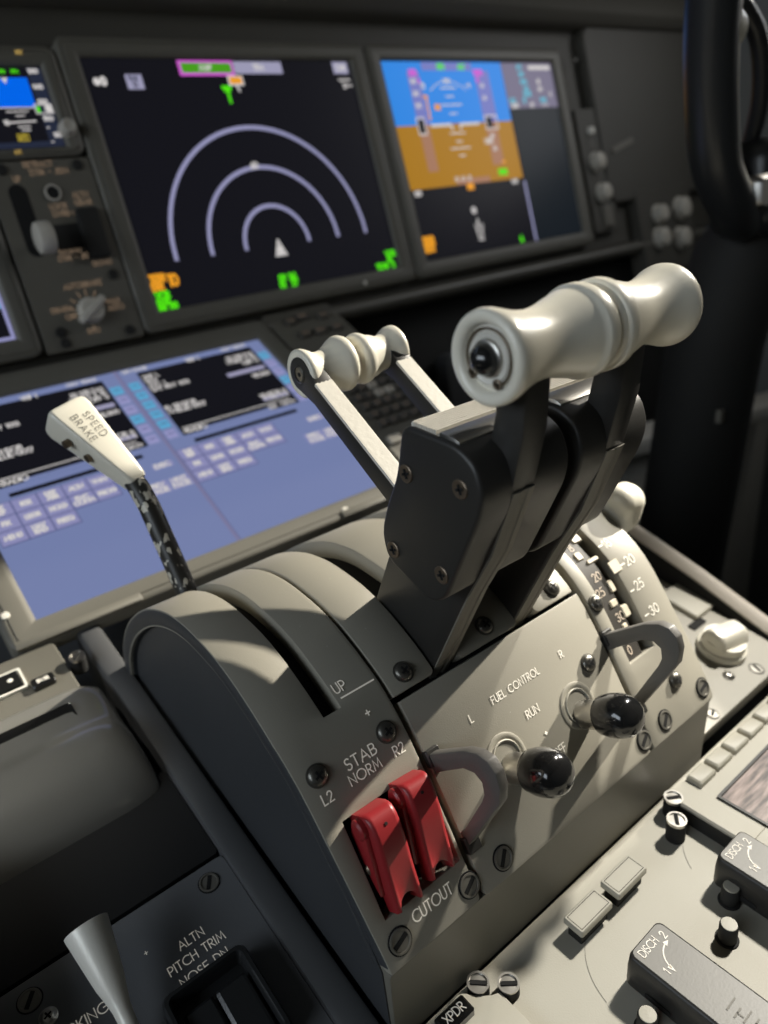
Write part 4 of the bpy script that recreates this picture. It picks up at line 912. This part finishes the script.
pr_ = thing('palm_rest', 'glossy rounded dark palm rest left of the lever stand, with inset touch window', 'palm rest', tuple(dk(-.19, -.42).translation))
# profile across the deck (Y along, height above the deck), swept sideways with a rounded right end
PRF = [(-.3560, -.002), (-.3565, .0070), (-.3585, .0100), (-.3620, .0116), (-.3720, .0126), (-.3900, .0140), (-.3960, .0160), (-.4020, .0195), (-.4090, .0226), (-.4170, .0240), (-.4250, .0236), (-.4330, .0208), (-.4400, .0160), (-.4455, .0095), (-.4490, .0030), (-.4510, -.003)]
rings = []
for k in range(15):
    u = k/14
    if k < 6: x = -.262+(.262-.166)*k/6; q = 1.
    else:
        a = (k-6)/8*PI/2; x = -.166+.0260*math.sin(a); q = max(.04, math.cos(a))**.55
    ring = []
    for (Y, h) in PRF:
        yc = -.408; yy = yc+(Y-yc)*(.80+.20*q)
        ring.append(dk(x, yy, -.002+(h+.002)*q).translation)
    rings.append(ring)
b = MB(); b.loft(rings, True, True, closed=False); b.build('rest', M['palm'], pr_, sharp=70)
b = MB(); m = dk(-.2010, -.3810, .0128) @ Matrix.Rotation(RAD(4), 4, 'X'); b.slab(m, .080, .0170, .0015, [(0, -.004), (0, .0009), (.0012, .0004), (.0013, .0002)]); b.build('touch_window', M['gloss'], pr_)

b = MB(); b.slab(dk(-.198, -.4680, 0), .126, .062, .002, [(0, -.010), (0, -.0005)]); b.build('rest_well', M['void'], pr_)
ap = thing('trim_panel', 'dark panel lettered ALTN PITCH TRIM at the lower left of the pedestal', 'control panel', tuple(dk(-.19, -.55).translation))
b = MB(); b.slab(dk(-.1975, -.5750, 0), .1265, .150, .003, [(0, -.006), (0, .0012), (.0006, .0018)]); b.build('plate', M['trimpaint'], ap)
zt = .0018
flush_screw(dk(-.1466, -.5110, zt), ap, .0044, 1.0); flush_screw(dk(-.2301, -.5105, zt), ap, .0044, .9); pan_screw(dk(-.2260, -.5215, zt), ap, .0034, .0018, 'satin')
ft = lambda x, Y: flat(dk(x, Y, zt))
def ttext(t, x, Y, h, sp=.22, align='c', wd=None):
    b = MB(); text(b, t, flat(dk(0, 0, zt) @ T(0, 0)), x, (Y)*1.0198, h, wd or h*.12, sp, align); b.build('lettering', M['ink'], ap)
ttext('ALTN', -.1655, -.5310, .0040); ttext('PITCH TRIM', -.1662, -.5382, .0040); ttext('NOSE DN', -.1662, -.5455, .0040); ttext('PARKING', -.2055, -.5340, .0044, align='r'); ttext('+', -.1839, -.5240, .0030)
b = MB(); m = dk(-.1692, -.5700, zt)
b.loft([[m @ Vector((x, y, z)) for x, y in rrect(w, h, r, 5)] for w, h, r, z in ((.0390, .0440, .004, -.001), (.0390, .0440, .004, .0100), (.0370, .0420, .0035, .0120), (.0340, .0390, .003, .0120), (.0325, .0375, .002, .0105), (.0315, .0365, .002, .0020))], True, True); rk = b.build('trim_switch', M['rubber'], ap, label='black boxed rocker switch')
for sx in (-1, 1):
    b = MB(); b.slab(m @ T(sx*.0074, -.002, 0), .0138, .0280, .0015, [(0, .001), (0, .0068), (.0015, .0080)]); b.build('rocker', M['rubber'], rk)

pb = thing('parking_brake_lever', 'silver parking brake lever with flared round end, rising from the dark trim panel', 'parking brake lever', tuple(dk(-.1996, -.56).translation))
top = Vector((-.2036, -.5183, -.3985)); bot = Vector((-.2016, -.5700, -.4330)); axd = (top-bot); Lb = axd.length; m = frame(bot, X1, axd.cross(X1)); 
m = frame(bot, X1, X1.cross(axd) if False else axd.cross(X1))
if (m.to_3x3() @ Vector((0, 0, 1))).dot(axd) < 0: m = frame(bot, X1, X1.cross(axd))
zz_ = lambda f_: f_*Lb
b = MB(); b.lathe(m, [(.0034, zz_(-.1)), (.0034, zz_(.36)), (.0037, zz_(.44)), (.0048, zz_(.53)), (.0060, zz_(.61)), (.0070, zz_(.72)), (.0082, zz_(.86)), (.0092, zz_(.98)), (.0092, zz_(.995)), (.0086, zz_(1.)), (.0068, zz_(.985)), (.0001, zz_(.98))], 40); b.build('handle', M['brushed'], pb, sharp=50)
b = MB(); b.slab(dk(-.1985, -.5680, zt), .012, .034, .002, [(0, -.001), (0, .0006), (.0005, .0008)]); b.build('slot_plate', M['void'], pb)

# ------------------------------------------------------------------ right side deck
kn = thing('alternate_flap_panel', 'pale grey sloping panel with one cream knob right of the lever stand', 'control panel', tuple(dk(.19, -.56).translation))
b = MB(); b.slab(dk(.1840, -.5290, .0), .118, .164, .003, [(0, -.010), (0, .0), (.0006, .0008)]); b.build('plate', M['grey'], kn)
zk = .0009
m = dk(.2085, -.5765, zk)
b = MB(); b.lathe(m, [(.0165, -.001), (.0165, .0030), (.0158, .0040), (.0150, .0042), (.0144, .0048), (.0140, .0100)], 40, True, True); kb = b.build('knob', M['cream'], kn, sharp=40)
b = MB(); b.loft([[m @ RZ(RAD(-12)) @ Vector((x, y, z)) for x, y in rrect(w, h, .003, 5)] for w, h, z in ((.0268, .0200, .0090), (.0262, .0170, .0145), (.0250, .0125, .0175), (.0235, .0105, .0183))]); b.build('pointer_bar', M['cream'], kb, sharp=40)
b = MB(); b.slab(dk(.2330, -.5350, zk), .024, .032, .002, [(0, -.001), (0, .0022), (.001, .0032)]); b.build('guarded_key', M['lightgrey'], kn)
b = MB(); b.slab(dk(.2180, -.5530, zk), .016, .0060, .001, [(0, -.001), (0, .0006)]); b.build('slot', M['void'], kn)
pan_screw(dk(.1885, -.5930, zk), kn, .0034, .0020, 'satin'); flush_screw(dk(.2100, -.6010, zk), kn, .0042, 1.2); flush_screw(dk(.1500, -.6035, zk), kn, .0036, .4); flush_screw(dk(.2340, -.5090, zk), kn, .0040, .8)
b = MB(); text(b, 'ALTN FLAPS', flat(dk(.1900, -.5450, zk)), 0, 0, .0045, .0005, .22, 'c'); b.build('lettering', M['inkgrey'], kn)

# ------------------------------------------------------------------ aft pedestal, right
af = thing('fire_control_panel', 'light grey aft pedestal panel with two square keys and round buttons', 'control panel', (.03, -.70, -.4565))
b = MB(); b.slab(T(.0650, -.7650, -.4565), .3680, .3010, .003, [(0, -.018), (0, -.0012), (.0008, 0)]); b.build('plate', M['lightgrey'], af)
for x, y in ((-.0143, -.6338), (.0138, -.6338)):
    m = T(x, y, -.4565)
    b = MB(); b.slab(m, .0200, .0080, .0008, [(0, -.001), (0, .0088)]); k = b.build('square_key', M['blackmatt'], af)
    b = MB(); b.slab(m, .0234, .0112, .0012, [(0, .0076), (0, .0100), (.0006, .0108)]); c = b.build('key_cap', M['lightgrey'], k)
    b = MB(); rectline(b, flat(m, .0109), -.0101, -.0042, .0101, .0042, .00028); b.build('engraved_line', M['void'], c)
for x, y in ((.0264, -.6805), (.0450, -.6715), (-.0345, -.6785)):
    m = T(x, y, -.4565)
    b = MB(); b.lathe(m, [(.0052, -.001), (.0052, .0006), (.0047, .0010)], 28); b.lathe(m, [(.0042, 0), (.0041, .0092), (.0036, .0100)], 28); k = b.build('round_button', M['blackmatt'], af, sharp=40)
    b = MB(); b.lathe(m, [(.0037, .0094), (.0035, .0104), (.0001, .0106)], 24); b.build('button_face', M['lightgrey'], k)
post_screw(T(.0600, -.6339, -.4565), af, .0050, .0132, .7); post_screw(T(.0733, -.6240, -.4565), af, .0050, .0118, -.6); post_screw(T(-.0652, -.6300, -.4565), af, .0048, .0066, -.7)
b = MB()
for x, y, r, a0, a1 in ((-.004, -.672, .034, 85, 170), (.078, -.672, .034, 60, 150)): strokes(b, A(x, y+.005, r, r, a0, a1, 20), .00022, flat(T(0, 0, -.4565)))
b.build('engraved_line', M['inkgrey'], af)

def fire_handle(xc, y0, label, yaw=0.):
    t = thing('fire_pull_switch', label, 'fire handle', (xc, y0, -.4565), 'engine fire handles')
    m = T(xc, y0, -.4565) @ RZ(yaw)
    W, H, L = .0240, .0195, .080
    b = MB(); b.slab(m @ T(0, -L/2), W+.0012, L, .0035, [(.0008, .0012), (0, .0025), (0, .0120), (.0006, H-.0010), (.0016, H)], 6); h = b.build('body', M['black'], t, sharp=50)
    b = MB(); b.slab(m @ T(0, -L/2), W-.0022, L-.0022, .0030, [(0, H-.0004), (.0003, H+.0002)], 6); b.build('top_plate', M['steelface'], h)
    b = MB(); f = flat(m, H+.0004); text(b, 'DISCH', f, -.0082, -.0066, .0034, .00042, .16); text(b, '1', f, -.0070, -.0175, .0032, .0005); text(b, '2', f, .0058, -.0078, .0034, .0005)
    strokes(b, A(.0045, -.0175, .0085, .0085, 98, 172, 14), .0006, f); b.add([f(-.0040-.0011, -.0162+.001), f(-.0040+.0011, -.0162+.001), f(-.0040, -.0188)], [(0, 1, 2)]); b.add([f(.0033, -.0090+.0012), f(.0033, -.0090-.0012), f(.0060, -.0090)], [(0, 1, 2)])
    b.build('lettering', M['ink'], h)
    b = MB(); f = flat(m @ T(0, -.040), H+.00045); rr_ = random.Random(int(xc*1e4))
    for k in range(9):
        y = -k*.0034; w_ = rr_.uniform(.0010, .0032); strokes(b, [(rr_.uniform(-.004, -.001), y), (rr_.uniform(-.001, .0005)+w_, y)], .0007, f)
        if k % 2: strokes(b, [(-.003+w_, y), (-.003+w_, y-.0022)], .0006, f)
    b.build('worn_mark', M['edge'], h)
    b = MB()
    b.slab(m @ T(-(W+.0012)/2-.00015, -.0165, .0048) @ Matrix.Rotation(-PI/2, 4, 'Y'), .0030, .0120, .0012, [(0, 0), (0, .0002)]); b.build('release_slot', M['void'], h)
    b = MB(); b.lathe(m @ T(0, -L/2), [(.0075, -.002), (.0075, .003)], 24); b.build('stem', M['void'], t)
    return t
M['steelface'] = mat('worn_handle_face', (.20, .193, .175), .45, bump=.12, scale=900, var=.12)
fire_handle(-.0128, -.6608, 'black fire handle marked DISCH nearest the XPDR panel, at the lower edge', RAD(1))
fire_handle(.0596, -.6608, 'black fire handle partly covering the corner of the raised radio panel', RAD(0))

xp = thing('transponder_panel', 'small raised panel with black XPDR key at the foot of the lever stand', 'control panel', (-.095, -.64, -.4565))
b = MB(); m = T(-.0700, -.6180, -.4565)
pts = [(-.1, 0), (-.0145, 0), (-.0125, -.0010), (-.0065, -.0078), (-.0035, -.0100), (0, -.0115), (0, -.0700), (-.1, -.0700)]
b.loft([[m @ Vector((x, y, z)) for x, y in pts] for z in (-.002, .0052)]); b.build('plate', M['lightgrey'], xp, bev=.0008)
post_screw(T(-.0748, -.6208, -.4565), xp, .0050, .0066, -.8)
m = T(-.0930, -.6248, -.4513)
b = MB(); b.slab(m, .0165, .0084, .0010, [(0, -.001), (0, .0034), (.0010, .0046)]); k = b.build('key', M['gloss'], xp)
b = MB(); text(b, 'XPDR', flat(m, .0048), 0, -.0018, .0037, .00055, .17, 'c'); b.build('lettering', M['ink'], k)
b = MB(); b.slab(m @ T(-.0200, -.0005), .0150, .0085, .0010, [(0, -.001), (0, .0034), (.0010, .0046)]); b.build('key', M['gloss'], xp)

tp = thing('radio_tuning_panel', 'raised grey radio panel with a row of pale keys and dusty screen with painted reflections', 'radio panel', (.14, -.67, -.4565))
ht = .0110; m = T(.1560, -.7090, -.4565)
b = MB(); b.slab(m, .1670, .1810, .0030, [(0, -.001), (0, ht-.001), (.0010, ht)]); b.build('body', M['lightgrey'], tp)
b = MB(); b.slab(T(.1560, -.7090, -.4565), .1676, .1816, .0030, [(0, -.0005), (0, ht-.0022)]); b.build('shade_skirt', M['blackmatt'], tp)  # black skirt paints shade onto the sides of the radio panel
for k in range(6):
    x = .0975+k*.0182
    b = MB(); b.slab(T(x, -.6262, -.4565+ht), .0160, .0098, .0014, [(0, -.001), (.0004, .0026), (.0014, .0034)]); b.build('key', M['lightgrey'], tp)
b = MB(); m = T(.1475, -.6550, -.4565+ht)
b.loft([[m @ Vector((x, y, z)) for x, y in rrect(w, h, .0006, 3)] for w, h, z in ((.1160, .0310, .0002), (.1160, .0310, .0012), (.1130, .0280, .0012), (.1120, .0270, .0004))], True, False); b.build('screen_frame', M['black'], tp)
b = MB(); b.slab(m, .1122, .0272, .0005, [(0, .0001), (0, .0006)]); b.build('screen', M['streakyglass'], tp, label='dusty dark glass screen with painted reflections')
b = MB(); b.slab(T(.0800, -.6720, -.4565+ht), .012, .010, .001, [(0, -.001), (0, .003), (.0008, .0038)]); b.build('key', M['lightgrey'], tp)

# ------------------------------------------------------------------ control yoke of the right seat
yk = thing('control_yoke', 'black control yoke horn with sunlit edge at the upper right', 'control yoke', (.56, -.36, -DZ))
PT = [(.377, -.440, .13), (.392, -.430, .06), (.406, -.420, 0.), (.416, -.415, -.05), (.427, -.414, -.10), (.441, -.414, -.140), (.468, -.416, -.172), (.500, -.410, -.190), (.535, -.402, -.192), (.56, -.392, -.192)]
def smooth(pts, n=6):
    out = []; P_ = [Vector(p) for p in pts]
    for i in range(len(P_)-1):
        a, b_, c, d = P_[max(i-1, 0)], P_[i], P_[i+1], P_[min(i+2, len(P_)-1)]
        for j in range(n):
            u = j/n; out.append(.5*((2*b_)+(c-a)*u+(2*a-5*b_+4*c-d)*u*u+(3*b_-a-3*c+d)*u**3))
    return out+[P_[-1]]
sp = smooth(PT)
b = MB(); b.tube(sp, [(.0205, .0190)]*len(sp), 24); b.build('horn', M['rubber'], yk, sharp=80)
b = MB(); b.tube([p+Vector((.0150, -.0105, .003*max(0, (p.x-.43)/.1))) for p in sp[:44]], .0052, 10); b.build('edge_highlight', M['creamrim'], yk, sharp=80, label='pale painted highlight along the inner edge of the horn')  # pale tube added as the sunlit highlight of the horn edge
mir = [Vector((1.12-p.x, p.y, p.z)) for p in sp][::-1]
b = MB(); b.tube(mir, [(.0205, .0190)]*len(mir), 24); b.build('horn', M['rubber'], yk, sharp=80)
b = MB(); b.slab(frame((.56, -.405, -.165), X1, (0, .1, 1)), .12, .085, .02, [(.006, -.03), (0, -.02), (0, .018), (.006, .026)]); b.build('hub', M['rubber'], yk, sharp=50)
b = MB(); b.tube([(.56, -.402, -.172), (.56, -.385, -.225), (.56, -.365, -.32), (.56, -.345, -.6), (.56, -.34, -DZ)], [.020, .046, .050, .053, .055], 32); b.build('column', M['blackmatt'], yk, sharp=60)
b = MB(); m = frame((.4340, -.4170, -.0430), (0, -1, 0), (0, 0, 1)); b.lathe(m, [(.0150, -.006), (.0150, .008), (.0128, .0145), (.0080, .0170), (.0001, .0175)], 28); sw = b.build('trim_switch', M['cream'], yk, sharp=60, label='pale thumb switch on the horn')
b = MB(); b.slab(frame((.508, -.420, -.168), X1, (0, .1, 1)), .060, .030, .008, [(0, 0), (0, .012), (.004, .018)]); b.build('clip_plate', M['steel'], yk)
b = MB(); b.tube(smooth([(.475, -.40, -.015), (.50, -.41, -.045), (.515, -.41, -.09), (.52, -.40, -.14)]), .008, 12); b.build('cable', M['rubber'], yk)
b = MB(); b.slab(frame((.52, -.40, -.388), (0, -1, 0), (0, 0, 1)), .006, .014, .001, [(0, -.004), (0, .003)]); b.build('label_plate', M['edge'], yk)

# footwell of the right seat
fw = thing('footwell_lining', 'dark footwell lining with grey ledge beyond the pedestal on the right', 'footwell lining', (.75, -.15, -DZ))
b = MB(); b.box(T(.72, -.06, -.72), .90, .04, .66); b.build('back_panel', M['blackmatt'], fw)
b = MB(); b.box(frame((.82, -.20, -.520), (1, -.16, -.05), (0, 1, 0)), .50, .06, .026); b.build('ledge', M['sidelining'], fw, bev=.004)
b = MB(); b.box(T(.90, -.17, -.78), .44, .05, .44); b.build('side_panel', M['sidelining'], fw, bev=.01)
b = MB(); b.slab(frame((.50, -.075, -.45), X1, (0, 0, 1)), .16, .22, .01, [(0, -.01), (0, .01), (.003, .013)]); b.build('kick_plate', M['rail'], fw)

# ------------------------------------------------------------------ light: low sun through the right side window, sky light through both windows
def vec_rot(d): return Vector(d).to_track_quat('-Z', 'Y').to_euler()
L = bpy.data.lights.new('sun', 'SUN'); L.energy = 8.9; L.angle = RAD(.9); L.color = (1., .93, .80)
so = bpy.data.objects.new('sun', L); COL.objects.link(so); so.location = (3, 0, 1.5); so.rotation_euler = vec_rot((-1, .03, -.515))
def window_light(name, x, y0, y1, z0, z1, dirx, power, col):
    L = bpy.data.lights.new(name, 'AREA'); L.shape = 'RECTANGLE'; L.size = y1-y0; L.size_y = z1-z0; L.energy = power; L.color = col
    o = bpy.data.objects.new(name, L); COL.objects.link(o); o.location = (x, (y0+y1)/2, (z0+z1)/2); o.rotation_euler = vec_rot((dirx, 0, 0))
    return o
window_light('sky_light_right', WX-.05, *WIN[1], -1, 2.2, (1., .97, .92))
window_light('sky_light_left', -WX+.05, *WIN[-1], 1, 6.5, (.86, .94, 1.))
# added warm spot, no fixture, above the right seat, brightens the aft pedestal
L = bpy.data.lights.new('added_spot', 'SPOT'); L.energy = 112; L.color = (1., .95, .85); L.shadow_soft_size = .045; L.spot_size = RAD(23.5); L.spot_blend = .4
o = bpy.data.objects.new('added_spot', L); COL.objects.link(o); o.location = (.86, -.63, .66); o.rotation_euler = vec_rot(Vector((.13, -.745, -.4565))-Vector(o.location))
L = bpy.data.lights.new('added_spot', 'SPOT'); L.energy = 26; L.color = (1., .96, .86); L.shadow_soft_size = .05; L.spot_size = RAD(8.5); L.spot_blend = .5  # second added spot, no fixture, brightens the palm rest
o = bpy.data.objects.new('added_spot', L); COL.objects.link(o); o.location = (-.55, -.42, .66); o.rotation_euler = vec_rot(Vector((-.215, -.395, -.39))-Vector(o.location))
W = bpy.data.worlds.new('sky'); sc.world = W; W.use_nodes = True
nt = W.node_tree; bg = nt.nodes['Background']
tc = nt.nodes.new('ShaderNodeTexCoord'); sep = nt.nodes.new('ShaderNodeSeparateXYZ'); nt.links.new(tc.outputs['Generated'], sep.inputs[0])
rp = nt.nodes.new('ShaderNodeValToRGB'); rp.color_ramp.elements[0].position = .42; rp.color_ramp.elements[1].position = .75
rp.color_ramp.elements[0].color = (.30, .29, .25, 1); rp.color_ramp.elements[1].color = (.45, .58, .80, 1)
mp = nt.nodes.new('ShaderNodeMath'); mp.operation = 'MULTIPLY_ADD'; mp.inputs[1].default_value = .5; mp.inputs[2].default_value = .5
nt.links.new(sep.outputs['Z'], mp.inputs[0]); nt.links.new(mp.outputs[0], rp.inputs[0]); nt.links.new(rp.outputs[0], bg.inputs['Color'])
bg.inputs['Strength'].default_value = 1.3

# ------------------------------------------------------------------ camera
cam = bpy.data.cameras.new('camera'); co = bpy.data.objects.new('camera', cam); COL.objects.link(co); sc.camera = co
FPX = 729.33
cam.sensor_fit = 'HORIZONTAL'; cam.sensor_width = 36.; cam.lens = FPX*36/768; cam.clip_start = .01; cam.clip_end = 50
RW = [[0.775061, -0.625137, -0.09211], [-0.325905, -0.270594, -0.90585], [0.541356, 0.732108, -0.413462]]
m = Matrix.Identity(4)
for i in range(3):
    m[i][0] = RW[0][i]; m[i][1] = -RW[1][i]; m[i][2] = -RW[2][i]
m[0][3], m[1][3], m[2][3] = (-0.21364, -0.77438, -0.12519)
co.matrix_world = m
cam.dof.use_dof = True; cam.dof.focus_distance = .315; cam.dof.aperture_fstop = 8.9; cam.dof.aperture_blades = 0

# put the floor at z = 0
for o in sc.objects:
    if o.parent is None: o.location.z += DZ
# single meshes keep their origin where they stand
sc.view_settings.view_transform = 'Standard'; sc.view_settings.look = 'None'; sc.view_settings.gamma = 1.; sc.view_settings.exposure = 0.
sc.view_settings.use_curve_mapping = False
sc.cycles.use_denoising = True
sc.cycles.max_bounces = 8; sc.cycles.diffuse_bounces = 4; sc.cycles.glossy_bounces = 4
sc.cycles.sample_clamp_indirect = 4.; sc.cycles.caustics_reflective = False; sc.cycles.caustics_refractive = False
